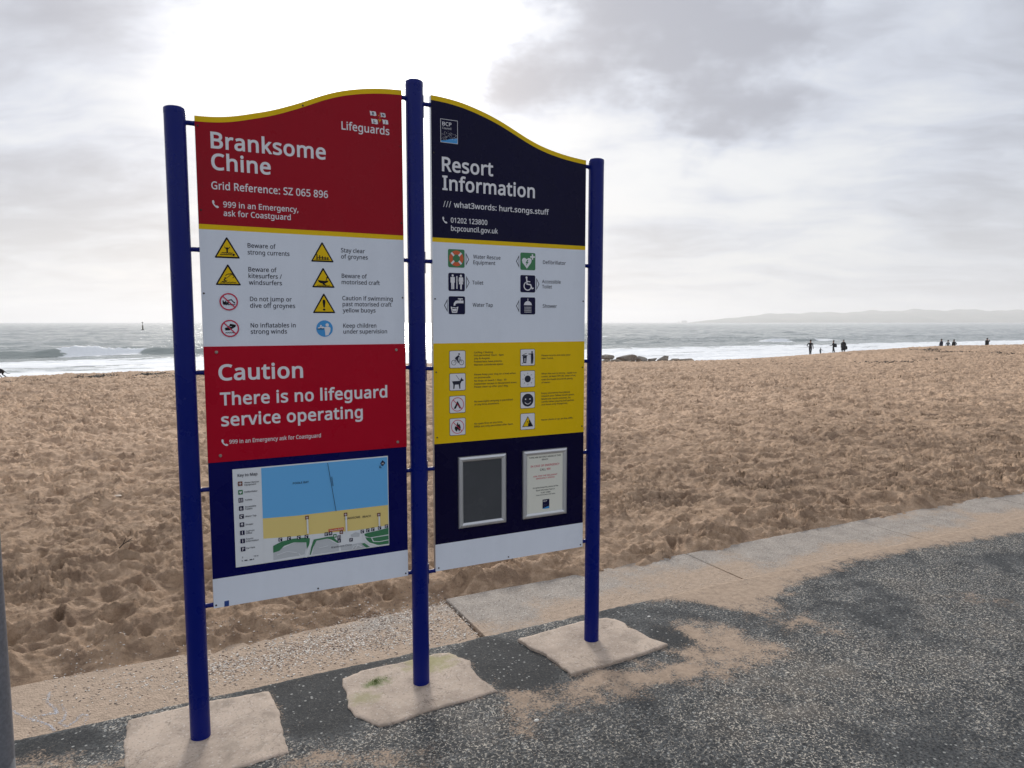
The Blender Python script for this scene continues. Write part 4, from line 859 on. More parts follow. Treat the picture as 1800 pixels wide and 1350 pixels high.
for s_, a, b_, v, c_, m_ in (("THERE ARE NO FIRST AIDERS AT THIS", 1.4926, 1.6654, .9661, .0073, M_black), ("BEACH", 1.5627, 1.5947, .9538, .0073, M_black), ("IN CASE OF EMERGENCY", 1.5026, 1.6579, .9242, .0094, M_ired), ("CALL", 1.5523, 1.5840, .9047, .0100, M_black), ("999", 1.5884, 1.6087, .9047, .0100, M_ired),
        ("ASK FOR THE RELEVANT", 1.5161, 1.6467, .8765, .0068, M_ired), ("EMERGENCY SERVICE", 1.5319, 1.6311, .8649, .0068, M_ired), ("For general enquiries, please call the", 1.5145, 1.6513, .8212, .0068, M_black), ("Resort Information Team on", 1.5321, 1.6332, .8080, .0068, M_black), ("01202 123800", 1.5575, 1.6093, .7954, .0069, M_black), ("Please do not obstruct this notice", 1.5322, 1.6352, .7854, .0058, M_black)):
    text(s_, a, b_, v, c_, m_, fo, .014, DF)
badge((1.5851, .7422), .0370, .0452, fo, True, .0071); text("BCP", 1.571, 1.590, .7535, .0070, M_text, fo, .012, .0086)
# ---- build the lettering: glyph outlines (thousandths of an em: glyph|advance|loops)
GLYPHS = r"""&|587|244,581 271,580 296,575 318,567 337,555 353,541 366,524 375,505 381,483 383,458 379,426 368,397 350,372 326,349 299,328 268,308 423,159 436,176 447,195 457,216 465,238 472,262 479,286 550,286 541,253 530,221 518,191 504,163 487,137 468,114 585,0 490,0 420,67 403,53 385,40 366,28 347,18 325,9 303,2 278,-4 252,-7 223,-8 188,-6 156,0 127,10 102,24 81,42 65,63 52,89 45,117 43,149 44,175 49,199 57,220 69,239 83,256 100,273 120,288 142,303 166,318 155,331 144,344 133,358 123,372 114,387 107,403 101,420 97,438 96,456 98,481 104,504 114,524 127,541 144,555 165,567 188,575 215,580;209,273 190,262 174,251 159,239 147,227 136,215 128,201 121,186 118,170 116,152 120,124 129,101 146,81 168,66 194,57 225,55 258,56 287,62 314,71 337,83 357,97 375,111;241,524 220,522 202,516 186,506 175,493 168,476 165,457 167,438 172,421 180,404 192,387 207,369 225,350 253,368 276,385 292,401 304,419 310,437 313,458 311,476 304,492 294,505 279,515 262,522
,|215|154,84 149,65 143,45 136,23 128,1 120,-20 111,-42 102,-63 94,-84 85,-103 33,-103 38,-83 43,-61 49,-38 53,-15 58,8 63,31 67,53 70,74 73,93 148,93
-|258|32,184 32,246 226,246 226,184
.|215|58,43 59,61 64,75 72,85 82,92 94,96 107,97 120,96 132,92 142,85 151,75 156,61 157,43 156,26 151,12 142,2 132,-6 120,-10 107,-11 94,-10 82,-6 72,2 64,12 59,26
/|298|290,573 77,0 8,0 221,573
0|459|419,287 418,242 415,201 409,163 401,128 390,97 376,70 359,47 339,27 316,12 290,1 261,-6 229,-8 188,-4 153,8 122,27 97,54 76,88 60,129 48,176 42,229 39,287 41,346 48,399 58,446 73,486 93,520 119,547 149,566 186,578 229,581 269,578 304,566 335,547 361,520 382,486 399,446 410,399 417,346;110,287 111,238 115,194 121,156 131,125 143,98 159,78 178,64 202,55 229,52 256,55 279,64 298,78 314,98 326,124 336,156 343,194 347,238 348,287 347,336 343,380 336,417 326,449 314,475 298,495 279,510 256,518 229,521 202,518 178,510 159,495 143,475 131,449 121,417 115,380 111,336
1|459|285,0 216,0 216,400 216,415 216,428 216,439 216,450 217,460 217,470 218,479 218,489 219,499 211,491 203,483 196,477 188,471 179,463 169,455 108,405 71,452 226,573 285,573
2|459|417,0 38,0 38,59 188,210 216,238 240,264 261,287 280,309 295,331 306,353 315,376 320,399 322,424 318,453 309,477 294,496 273,510 249,518 221,520 194,519 169,514 147,506 126,495 104,482 83,466 45,513 60,526 77,537 94,548 113,557 132,565 153,572 174,577 197,580 221,581 255,579 285,572 313,562 336,548 356,531 372,510 384,485 391,458 394,428 392,399 386,371 375,344 361,318 344,292 324,267 301,241 275,214 247,185 128,67 128,64 417,64
3|459|395,439 394,414 389,392 381,372 370,355 356,339 340,326 321,316 300,307 277,302 277,298 319,290 353,276 379,255 398,229 409,198 413,163 410,131 403,101 390,74 371,50 348,30 318,14 283,2 241,-6 193,-8 164,-7 136,-5 110,-1 85,5 60,13 36,23 36,89 61,78 87,69 114,61 141,56 168,52 194,51 241,55 278,65 305,81 324,104 335,132 339,164 337,187 331,206 320,223 306,236 288,247 265,255 240,261 211,264 179,265 123,265 123,326 180,326 209,327 236,332 259,339 278,350 294,362 307,377 316,394 321,413 323,434 320,460 311,481 295,498 274,511 249,519 219,521 199,521 181,519 164,515 147,511 132,505 117,498 103,491 89,482 75,473 39,521 61,537 87,550 115,563 147,573 181,579 218,581 273,576 317,563 352,540 376,511 390,477
5|459|221,351 258,349 292,342 322,331 349,316 371,297 389,274 402,247 410,217 413,183 410,145 402,111 387,81 368,54 343,32 314,15 280,2 242,-5 199,-8 170,-7 142,-4 116,0 91,6 70,14 51,23 51,90 71,79 95,70 121,62 148,57 174,53 200,52 227,54 252,58 274,65 293,76 310,89 323,106 333,126 339,149 341,176 337,210 325,239 306,262 279,279 243,289 197,292 182,291 164,290 146,288 128,285 112,283 99,280 64,302 86,573 373,573 373,508 146,508 132,342 142,344 155,346 169,348 185,350 202,351
6|459|44,245 45,278 47,310 51,342 57,374 64,404 75,433 87,461 103,486 121,510 143,530 168,548 196,562 228,572 265,578 306,581 318,580 330,580 344,579 356,578 368,576 377,573 377,513 367,516 356,519 344,520 332,522 320,523 308,523 273,521 242,515 216,504 193,491 173,474 158,454 145,431 134,407 127,380 121,352 117,322 115,291 119,291 128,303 138,315 150,326 163,335 178,343 194,350 213,355 233,357 255,358 287,356 316,349 342,338 365,322 384,303 400,279 412,251 419,220 421,184 419,147 411,112 399,82 382,55 361,33 336,15 307,2 275,-5 239,-8 212,-6 187,-1 163,7 140,19 119,35 101,54 84,76 70,103 59,133 51,166 46,204;238,51 270,55 297,66 320,84 337,109 348,143 351,184 348,218 339,247 324,271 302,289 274,300 241,303 217,301 195,296 175,287 157,276 143,263 131,248 122,232 117,215 115,198 116,181 119,163 123,146 129,129 137,114 146,99 158,85 170,74 185,64 201,57 219,53
8|459|229,581 261,579 291,574 318,565 341,553 362,538 378,519 390,497 398,472 400,443 399,421 394,401 385,383 374,367 361,352 346,338 329,325 310,314 291,303 314,291 335,279 355,265 373,250 389,234 401,216 411,196 417,173 419,148 416,118 408,90 395,65 378,44 356,26 330,11 300,1 267,-6 231,-8 192,-6 157,0 126,10 100,24 78,42 61,63 49,87 42,115 39,146 41,171 47,194 56,214 68,232 82,249 99,264 118,277 138,289 158,299 140,310 123,322 107,336 93,350 81,366 71,383 64,401 59,422 58,444 60,472 68,497 80,518 97,537 117,552 141,565 168,573 197,579;108,145 112,119 121,96 138,76 161,60 192,51 229,48 265,51 295,60 319,76 336,96 346,120 350,148 348,166 343,182 335,197 324,211 310,223 293,235 274,246 253,256 229,265 217,270 194,260 174,249 157,237 142,225 130,212 121,197 114,182 110,164;228,524 200,521 176,514 155,502 139,486 130,466 127,441 128,422 133,406 141,391 151,379 164,367 179,357 195,348 213,339 232,330 250,339 267,348 282,357 296,367 307,379 317,392 325,406 329,423 330,441 327,466 318,486 302,502 282,514 257,521
9|459|417,328 416,295 414,263 410,231 405,199 397,168 387,139 374,112 358,86 340,63 318,42 293,25 265,11 232,0 195,-6 154,-8 143,-8 130,-7 117,-6 103,-4 92,-2 82,0 82,60 92,57 103,55 115,53 128,51 140,50 152,50 188,52 218,58 245,68 268,82 287,99 303,118 316,141 327,165 334,192 340,221 344,250 346,281 341,281 332,269 322,258 310,247 297,238 282,230 266,223 247,218 227,215 204,214 173,216 144,223 118,235 95,250 76,270 61,294 49,321 42,352 40,387 43,426 50,460 63,491 80,517 101,540 127,557 156,570 188,578 223,581 250,579 275,574 299,565 322,553 342,537 361,518 377,495 391,469 402,439 410,406 415,369;223,521 192,518 165,507 142,488 124,463 113,429 110,388 113,354 122,325 137,301 158,284 186,273 220,269 244,271 266,276 286,285 304,296 318,310 330,325 339,341 344,358 346,374 345,392 342,409 338,426 332,443 324,459 315,474 304,487 291,499 277,508 260,516 242,520
:|215|58,43 59,61 64,75 72,85 82,92 94,96 107,97 120,96 132,92 142,85 151,75 156,61 157,43 156,26 151,12 142,2 132,-6 120,-10 107,-11 94,-10 82,-6 72,2 64,12 59,26;58,387 59,405 64,419 72,429 82,436 94,440 107,441 120,440 132,436 142,429 151,419 156,405 157,387 156,369 151,355 142,345 132,338 120,333 107,332 94,333 82,338 72,345 64,355 59,369
A|512|437,0 368,177 141,177 73,0 0,0 224,575 289,575 512,0;282,415 280,420 278,428 274,438 271,449 267,461 263,473 260,484 257,493 255,500 252,490 249,479 247,468 244,457 241,447 238,438 235,429 232,421 230,415 165,241 346,241
B|521|241,573 307,569 361,558 404,541 434,515 453,478 459,431 457,409 453,389 446,371 437,354 424,340 409,328 392,317 372,309 350,304 350,300 373,295 395,288 415,279 433,267 448,253 461,236 470,215 476,191 478,163 475,130 467,100 454,74 436,52 413,33 385,19 354,8 318,2 279,0 78,0 78,573;256,329 300,331 334,339 357,352 372,371 381,394 384,423 380,451 369,474 351,490 324,502 289,509 245,511 150,511 150,329;150,269 150,61 265,61 311,64 346,74 371,91 388,112 398,138 401,168 399,188 395,205 388,221 377,235 362,247 344,256 321,263 293,267 260,269
C|507|323,517 294,516 266,510 241,502 217,490 196,474 178,456 162,434 149,410 139,383 131,353 127,321 125,286 128,241 135,200 147,164 164,132 186,105 213,83 244,68 281,58 322,55 347,56 371,58 394,62 416,66 438,72 460,78 460,15 438,8 416,2 393,-2 369,-6 342,-7 312,-8 257,-4 208,8 166,28 130,56 101,90 78,131 62,178 52,230 49,287 51,329 57,369 67,406 81,440 99,471 120,499 145,523 174,543 206,559 242,571 281,578 324,581 353,580 381,577 409,572 435,565 460,557 482,547 453,486 435,494 415,501 394,508 372,513 348,516
D|585|536,292 533,231 521,177 501,131 474,91 439,58 399,33 351,15 297,4 237,0 78,0 78,573 254,573 309,569 359,558 404,540 443,516 476,484 502,446 521,401 533,350;460,289 457,337 449,379 435,415 416,444 391,469 361,487 327,500 287,508 244,511 150,511 150,62 228,62 299,68 357,87 402,119 434,164 454,220
E|446|398,0 78,0 78,573 398,573 398,509 150,509 150,330 383,330 383,268 150,268 150,63 398,63
F|416|150,0 78,0 78,573 398,573 398,509 150,509 150,306 383,306 383,243 150,243
G|584|326,302 524,302 524,22 493,12 462,5 431,-1 398,-5 362,-7 323,-8 267,-4 217,8 173,28 136,55 105,89 81,130 63,176 52,229 49,286 53,343 65,395 84,442 111,482 145,517 186,544 233,564 286,577 346,581 377,580 407,577 437,572 465,565 491,557 516,547 489,484 468,493 445,501 421,508 395,513 369,516 342,517 298,514 259,505 225,489 195,468 170,441 150,409 136,373 127,332 124,286 127,243 134,202 146,166 164,133 187,106 216,84 251,68 292,58 340,55 364,55 385,56 404,59 421,61 437,65 452,68 452,238 326,238
H|594|516,0 443,0 443,267 150,267 150,0 78,0 78,573 150,573 150,330 443,330 443,573 516,573
I|272|239,0 32,0 32,42 99,57 99,515 32,531 32,573 239,573 239,531 172,515 172,57 239,42
J|219|-3,-152 -16,-152 -27,-151 -37,-150 -46,-147 -55,-145 -63,-142 -63,-81 -54,-83 -45,-85 -35,-87 -25,-88 -15,-89 -5,-89 8,-88 21,-85 33,-81 45,-74 54,-65 63,-53 69,-38 73,-19 74,3 74,573 146,573 146,9 144,-26 138,-56 128,-82 114,-104 96,-122 75,-135 52,-145 25,-150
K|496|496,0 411,0 209,273 150,222 150,0 78,0 78,573 150,573 150,290 166,308 182,327 199,345 215,363 232,381 249,399 403,573 488,573 261,323
L|420|78,0 78,573 150,573 150,64 400,64 400,0
M|727|330,0 142,502 139,502 140,490 141,477 142,461 142,444 143,426 144,407 144,387 144,367 144,347 144,0 78,0 78,573 184,573 361,103 364,103 544,573 650,573 650,0 578,0 578,352 578,371 579,389 579,408 580,426 580,443 581,460 582,475 583,489 584,501 581,501 390,0
N|609|532,0 447,0 141,476 138,476 139,462 140,448 141,432 142,415 142,397 143,378 144,359 144,340 144,320 144,0 78,0 78,573 161,573 467,99 470,99 469,109 469,121 468,137 467,155 466,173 466,193 465,213 464,232 464,249 464,573 532,573
O|626|577,287 576,244 570,204 561,166 547,132 531,101 510,73 486,49 459,29 428,13 393,1 355,-6 314,-8 271,-6 232,1 196,13 165,29 138,49 114,73 94,101 78,132 65,167 56,204 51,245 49,288 52,344 62,396 78,442 100,482 130,517 166,545 208,565 258,577 314,581 369,577 417,565 459,545 495,517 524,483 547,442 564,396 574,344;125,287 127,241 134,200 145,163 161,131 182,104 207,83 238,67 273,58 314,55 354,58 390,67 420,83 445,104 465,131 481,163 492,200 499,241 501,287 496,354 481,411 456,457 421,491 373,511 314,518 274,515 238,506 207,490 182,469 161,443 145,411 134,374 127,333
P|485|229,573 297,568 352,553 393,528 421,495 439,454 444,404 443,381 439,358 433,336 423,316 411,296 395,278 375,262 351,249 324,238 292,230 256,225 216,223 150,223 150,0 78,0 78,573;223,511 150,511 150,285 208,285 242,286 272,290 298,296 320,306 338,318 352,334 362,352 368,375 370,401 366,435 354,462 334,484 306,499 269,508
Q|626|577,287 575,242 569,200 559,160 544,124 525,92 503,64 476,40 445,21 411,6 548,-136 444,-136 334,-7 330,-7 327,-7 324,-8 320,-8 317,-8 314,-8 271,-6 232,1 196,13 165,29 138,49 114,73 94,101 78,132 65,167 56,204 51,245 49,288 52,344 62,396 78,442 100,482 130,517 166,545 208,565 258,577 314,581 369,577 417,565 459,545 495,517 524,483 547,442 564,396 574,344;125,287 127,241 134,200 145,163 161,131 182,104 207,83 238,67 273,58 314,55 354,58 390,67 420,83 445,104 465,131 481,163 492,200 499,241 501,287 496,354 481,411 456,457 421,491 373,511 314,518 274,515 238,506 207,490 182,469 161,443 145,411 134,374 127,333
R|499|236,573 281,571 320,565 353,555 381,540 404,522 422,500 434,474 442,444 444,410 442,381 437,356 427,334 415,315 401,298 385,285 367,274 349,264 330,257 487,0 403,0 264,237 150,237 150,0 78,0 78,573;232,510 150,510 150,298 236,298 278,301 312,310 338,325 355,347 366,374 370,407 368,430 363,450 355,467 343,480 328,491 310,500 287,505 261,509
S|440|403,153 400,121 392,92 378,66 359,44 335,26 307,11 274,1 238,-6 198,-8 177,-8 157,-7 137,-5 118,-2 100,1 83,4 68,9 54,14 41,19 41,88 62,80 86,72 113,65 142,59 171,56 201,55 228,56 252,60 273,66 290,74 305,85 316,98 324,113 329,129 330,147 329,164 325,180 318,194 308,207 295,218 277,230 255,241 228,253 196,265 172,274 151,284 131,294 114,305 98,317 85,330 74,344 65,359 57,375 52,393 49,413 48,435 51,464 58,490 71,513 89,533 110,550 136,563 165,573 197,579 231,581 262,580 290,577 318,572 343,565 367,558 389,549 366,487 346,495 325,502 302,508 278,513 254,516 229,517 207,516 187,513 169,507 155,499 142,489 133,478 126,464 122,450 121,434 122,416 126,400 133,386 143,373 156,362 172,351 193,341 217,330 246,318 278,306 307,293 332,279 353,264 371,247 385,228 395,206 401,181
T|446|259,0 187,0 187,509 8,509 8,573 437,573 437,509 259,509
V|481|481,573 277,0 204,0 0,573 75,573 204,205 210,190 215,175 220,160 224,146 228,132 231,119 235,106 238,93 241,80 243,93 246,106 250,119 253,133 257,147 262,161 267,176 271,191 277,207 405,573
W|746|735,573 583,0 510,0 399,375 395,387 392,398 389,410 386,421 383,433 380,443 378,454 375,463 373,471 372,478 370,484 370,488 369,484 368,478 367,471 365,463 363,454 361,443 358,433 355,421 352,409 349,397 346,385 342,373 234,0 161,0 10,573 85,573 174,223 177,211 180,199 183,186 185,175 188,163 190,151 193,140 195,129 196,118 198,107 200,97 201,87 203,97 205,108 206,119 209,131 211,142 213,154 216,166 219,179 222,191 225,203 229,215 232,227 333,573 407,573 512,225 516,212 520,200 523,187 526,175 529,163 532,151 534,139 536,128 538,117 540,106 542,96 544,87 545,100 548,114 550,129 553,144 556,159 560,175 564,191 568,207 572,224 660,573
Y|454|227,291 376,573 454,573 263,222 263,0 191,0 191,219 0,573 79,573
Z|459|427,0 30,0 30,55 332,508 40,508 40,573 419,573 419,518 118,64 427,64
a|450|231,437 279,433 318,422 347,403 368,375 381,338 385,293 385,0 334,0 320,61 317,61 304,46 292,33 279,22 265,13 250,5 234,-1 216,-5 195,-7 172,-8 148,-7 124,-2 103,6 84,16 68,30 55,48 45,68 39,92 37,119 43,159 59,192 87,219 127,238 179,251 243,257 316,259 316,285 313,317 306,342 293,359 275,371 253,378 227,380 205,379 183,376 163,370 143,363 124,355 106,347 84,400 104,410 126,419 151,426 177,432 204,436;252,208 204,203 167,195 141,182 124,165 113,144 110,119 112,97 120,79 132,66 148,56 167,51 188,49 223,52 253,62 279,79 299,103 311,134 315,172 315,210
b|493|139,461 139,443 138,426 138,410 137,396 136,383 135,373 139,373 153,390 169,405 189,419 213,429 240,435 272,437 322,431 365,412 401,381 428,338 444,283 449,215 447,168 439,127 427,91 410,61 390,36 365,17 337,3 306,-5 272,-8 240,-6 213,0 189,10 169,24 153,38 139,55 133,55 119,0 68,0 68,609 139,609;260,379 231,377 207,371 188,361 172,348 159,330 150,308 144,282 140,252 139,217 139,214 142,165 150,125 165,93 187,69 219,55 261,51 297,55 325,69 348,93 363,126 373,166 376,216 373,265 363,306 348,338 325,360 296,374
c|385|241,-8 204,-5 170,2 139,15 112,34 88,58 69,87 55,123 47,165 44,213 47,262 56,305 71,342 90,372 114,396 142,415 174,428 208,435 245,438 267,437 288,435 309,431 328,426 344,421 358,415 337,356 323,361 308,365 292,370 275,373 259,375 244,376 217,374 193,368 172,358 155,343 141,325 131,303 123,277 119,247 117,213 119,181 123,152 131,126 141,104 155,86 172,71 191,61 214,55 240,53 262,54 283,56 302,60 319,65 336,71 351,78 351,15 336,8 320,3 304,-2 285,-5 264,-7
d|493|221,-8 171,-2 128,17 92,48 65,91 49,146 44,214 49,282 66,338 93,381 128,413 171,432 221,438 243,437 262,434 280,429 296,423 310,416 323,407 335,397 345,386 354,374 359,374 359,383 358,393 356,405 355,418 355,429 354,438 354,609 425,609 425,0 368,0 358,58 354,58 345,46 335,35 323,24 310,15 296,7 279,1 262,-4 242,-7;232,51 273,55 305,67 328,88 343,117 352,154 355,200 355,213 352,263 343,304 329,336 306,360 274,375 231,379 196,374 168,359 146,334 130,300 120,260 117,213 120,165 130,125 146,93 168,69 197,55
e|452|234,438 269,435 301,427 329,414 354,396 374,373 390,346 402,315 409,281 411,244 411,201 117,201 122,157 134,119 154,90 181,69 215,56 254,52 280,53 305,56 327,60 348,66 370,73 392,82 392,20 370,11 349,4 327,-1 304,-5 279,-7 251,-8 212,-5 176,3 143,17 114,36 90,61 70,91 56,126 47,167 44,212 47,257 55,297 68,333 86,364 108,390 134,411 164,426 198,435;233,380 202,377 175,366 154,348 137,323 125,293 119,257 338,257 336,281 333,302 326,322 318,338 306,353 292,364 276,373 256,378
f|276|266,375 158,375 158,0 87,0 87,375 12,375 12,408 87,432 87,457 89,492 95,522 104,547 116,568 132,585 152,597 174,606 199,612 227,613 244,613 259,612 274,609 287,606 300,603 310,599 292,544 283,546 273,549 262,552 251,554 239,555 228,556 206,553 189,545 175,532 166,513 160,489 158,458 158,430 266,430
g|493|221,438 248,436 273,431 297,422 319,409 338,393 355,373 359,373 369,430 425,430 425,-7 423,-46 416,-80 404,-109 388,-135 367,-155 341,-172 310,-183 274,-190 233,-192 202,-192 174,-189 147,-186 122,-180 99,-174 78,-165 78,-100 99,-110 123,-118 149,-125 177,-130 206,-133 237,-134 271,-130 300,-119 324,-101 341,-77 352,-48 355,-13 355,4 355,11 356,21 356,32 357,43 357,51 358,57 354,57 338,37 320,21 299,8 275,-1 250,-6 221,-8 170,-2 126,18 91,51 65,95 49,149 44,214 49,278 65,332 91,377 126,411 169,431;230,379 207,376 187,370 169,359 153,344 140,326 130,303 123,277 119,247 117,213 120,165 130,124 146,92 169,68 197,54 232,50 253,51 271,53 288,58 303,65 315,74 326,85 336,98 343,113 349,131 353,151 355,173 356,197 356,214 355,251 350,282 343,309 332,331 319,348 302,362 281,371 257,377
h|496|139,431 139,420 138,410 138,399 137,389 136,379 135,370 140,370 149,385 161,397 174,407 188,416 204,424 221,429 238,434 255,436 273,437 306,435 335,430 360,421 382,408 399,391 413,370 423,344 429,314 431,280 431,0 361,0 361,275 358,307 351,333 338,353 319,367 295,376 265,379 235,377 210,370 189,360 173,347 160,329 150,308 144,283 140,254 139,222 139,0 68,0 68,609 139,609
i|207|139,430 139,0 68,0 68,430;104,591 115,590 124,586 133,580 140,572 144,560 145,546 144,532 140,521 133,512 124,506 115,502 104,501 93,502 83,506 75,512 68,521 64,532 63,546 64,560 68,572 75,580 83,586 93,590
j|207|18,-192 5,-192 -7,-191 -18,-190 -27,-188 -36,-185 -44,-183 -44,-126 -36,-128 -28,-130 -19,-132 -10,-133 -1,-134 9,-134 25,-132 39,-128 51,-120 61,-108 66,-90 68,-67 68,430 139,430 139,-64 137,-90 133,-113 126,-133 116,-151 103,-166 87,-177 67,-186 44,-191;63,546 64,560 68,572 75,580 83,586 93,590 104,591 115,590 124,586 133,580 140,572 144,560 145,546 144,532 140,521 133,512 124,506 115,502 104,501 93,502 83,506 75,512 68,521 64,532
k|428|138,291 138,282 137,270 137,257 136,244 135,232 135,221 138,221 142,226 146,232 152,240 159,248 165,256 172,264 178,272 184,279 189,285 326,430 409,430 235,246 421,0 336,0 187,200 138,158 138,0 68,0 68,609 138,609
l|207|139,0 68,0 68,609 139,609
m|750|540,438 584,434 621,421 649,401 669,371 681,330 685,280 685,0 615,0 615,277 613,308 606,333 594,353 577,367 555,376 528,379 490,374 460,362 438,342 423,315 414,280 411,237 411,0 342,0 342,277 341,298 337,317 332,333 325,347 315,359 303,367 289,374 272,377 253,379 227,377 204,370 185,360 170,347 158,329 150,308 144,283 140,255 139,223 139,0 68,0 68,430 125,430 136,371 140,371 149,385 160,398 173,409 186,418 201,425 217,431 233,435 249,437 266,438 298,436 325,430 349,420 369,406 386,388 398,366 402,366 418,388 438,406 461,420 486,430 512,436
n|496|275,438 322,434 361,421 391,401 413,371 426,330 431,280 431,0 361,0 361,275 358,307 351,333 338,353 319,367 295,376 265,379 222,374 189,361 166,338 151,308 142,269 139,223 139,0 68,0 68,430 125,430 136,371 140,371 150,385 162,398 175,409 190,418 206,425 222,431 239,435 257,437
o|485|442,216 440,181 436,150 428,121 417,95 404,71 388,51 369,33 348,18 324,7 299,-1 271,-6 241,-8 214,-6 188,-1 163,7 140,18 119,33 100,51 84,71 70,95 59,121 51,150 46,181 44,216 47,261 55,301 68,336 87,367 110,392 137,412 169,426 204,435 244,438 281,435 316,426 347,412 374,392 398,367 417,336 431,301 439,261;117,216 119,184 123,154 130,128 141,105 155,86 172,71 192,59 216,53 243,51 270,53 294,59 314,71 331,86 345,105 356,128 363,154 367,184 369,216 367,248 363,277 355,303 345,325 331,344 314,359 294,370 270,376 242,379 202,374 171,359 147,335 130,303 120,263
p|493|273,438 322,432 365,413 401,383 428,339 444,284 449,216 447,170 439,129 427,93 410,62 390,37 365,17 337,3 306,-5 272,-8 251,-7 231,-4 213,1 197,7 182,15 170,24 158,33 148,44 139,55 134,55 135,45 136,33 137,20 138,7 139,-5 139,-16 139,-192 68,-192 68,430 126,430 136,371 139,371 148,383 158,394 170,405 182,414 197,422 213,429 231,434 251,437;260,379 233,377 210,371 190,362 174,349 161,333 152,313 145,289 141,261 139,229 139,216 140,182 144,152 150,126 159,103 172,85 188,70 208,59 233,53 261,51 286,53 308,60 326,72 341,88 354,108 364,131 371,157 375,186 376,217 373,262 363,302 348,334 325,359 296,374
q|493|354,-9 355,1 355,13 355,25 356,37 357,48 358,58 354,58 340,40 323,25 303,11 279,1 251,-6 219,-8 170,-2 128,17 93,48 66,91 49,146 44,214 47,261 54,302 67,338 83,368 104,393 129,413 157,427 188,435 221,438 253,436 280,429 304,419 324,405 341,389 355,371 358,371 369,430 425,430 425,-192 354,-192;233,51 260,52 284,58 304,67 320,79 333,96 342,116 349,140 353,168 355,199 355,213 352,263 343,305 328,337 305,361 273,375 231,379 196,374 167,359 145,334 130,300 120,260 117,213 120,165 130,126 146,93 168,70 197,55
r|331|269,438 277,438 286,437 295,437 304,436 312,435 319,433 310,368 303,370 296,371 287,372 279,373 271,374 264,374 248,373 232,369 217,363 202,355 189,346 176,334 166,321 156,305 149,289 143,270 140,251 139,229 139,0 68,0 68,430 126,430 134,351 137,351 147,367 158,381 170,395 183,407 198,418 214,426 231,433 249,437
s|384|348,119 346,92 339,69 327,49 311,32 292,18 268,6 241,-2 210,-6 176,-8 148,-7 122,-5 99,-1 78,5 59,11 42,19 42,83 60,75 81,67 104,60 128,54 153,50 178,49 211,51 236,57 256,66 269,79 277,94 280,112 279,123 276,132 271,141 264,150 253,158 239,167 222,176 200,185 174,196 148,206 124,217 103,228 84,239 69,252 57,266 48,283 43,302 41,324 46,358 61,386 85,408 118,425 157,435 202,438 228,437 252,434 275,430 298,424 319,417 339,409 315,353 297,360 278,366 258,372 238,377 218,379 197,380 171,379 149,374 131,366 118,356 111,343 108,328 109,317 113,307 119,298 127,290 139,282 154,274 172,266 193,256 219,246 245,236 268,226 289,215 306,203 321,191 333,176 341,159 346,140
t|289|212,50 222,50 233,51 245,53 255,54 264,56 272,59 272,5 263,1 253,-2 240,-4 226,-6 213,-8 200,-8 178,-7 157,-3 138,4 120,13 104,27 91,44 82,66 76,93 74,125 74,375 13,375 13,409 75,437 103,528 144,528 144,430 269,430 269,375 144,375 144,127 146,103 153,83 163,69 177,58 193,52
u|496|427,430 427,0 370,0 359,57 356,57 346,43 334,31 321,20 306,11 290,4 273,-1 256,-5 238,-7 220,-8 187,-6 159,-1 134,8 112,21 95,38 81,59 71,85 65,114 63,148 63,430 135,430 135,153 137,122 145,96 158,76 176,62 200,53 230,51 260,53 285,59 306,69 323,82 336,100 345,121 352,146 356,175 357,206 357,430
v|407|163,0 0,430 75,430 167,176 171,164 176,151 180,137 185,123 189,109 193,96 197,83 199,72 201,63 204,63 207,72 210,84 214,96 218,110 222,124 227,138 232,152 237,165 241,176 332,430 407,430 244,0
w|630|346,243 342,254 339,265 336,276 333,287 330,297 328,308 325,317 323,326 321,335 319,343 317,351 316,357 313,357 312,351 310,343 308,335 306,326 304,317 302,307 299,297 297,286 294,275 291,264 287,253 284,242 207,1 127,1 9,431 82,431 141,201 145,186 149,170 153,154 157,139 160,124 163,109 166,96 168,84 169,73 172,73 174,80 176,88 178,97 180,107 182,117 185,128 187,138 190,149 193,160 196,170 199,180 201,188 277,431 354,431 428,188 432,176 436,163 440,149 444,135 447,122 451,109 454,96 456,84 457,74 460,74 462,84 464,95 466,108 469,122 473,137 477,153 481,169 485,185 489,201 549,431 621,431 502,1 419,1
x|424|170,220 22,430 102,430 213,268 322,430 402,430 253,220 410,0 330,0 213,172 94,0 14,0
y|409|1,430 76,430 169,185 174,171 179,157 184,144 188,130 193,117 196,105 200,92 203,80 205,68 209,68 212,83 217,100 224,121 231,142 238,164 245,186 333,430 409,430 224,-59 213,-85 201,-108 188,-130 173,-148 157,-164 138,-176 117,-185 94,-191 67,-192 55,-192 44,-192 34,-190 25,-189 16,-188 9,-186 9,-130 15,-131 22,-132 30,-133 38,-134 47,-135 56,-135 72,-134 86,-131 99,-126 110,-118 121,-110 130,-99 138,-87 145,-73 152,-59 174,-2
z|377|346,0 31,0 31,47 262,375 45,375 45,430 340,430 340,377 112,55 346,55
 |209|"""
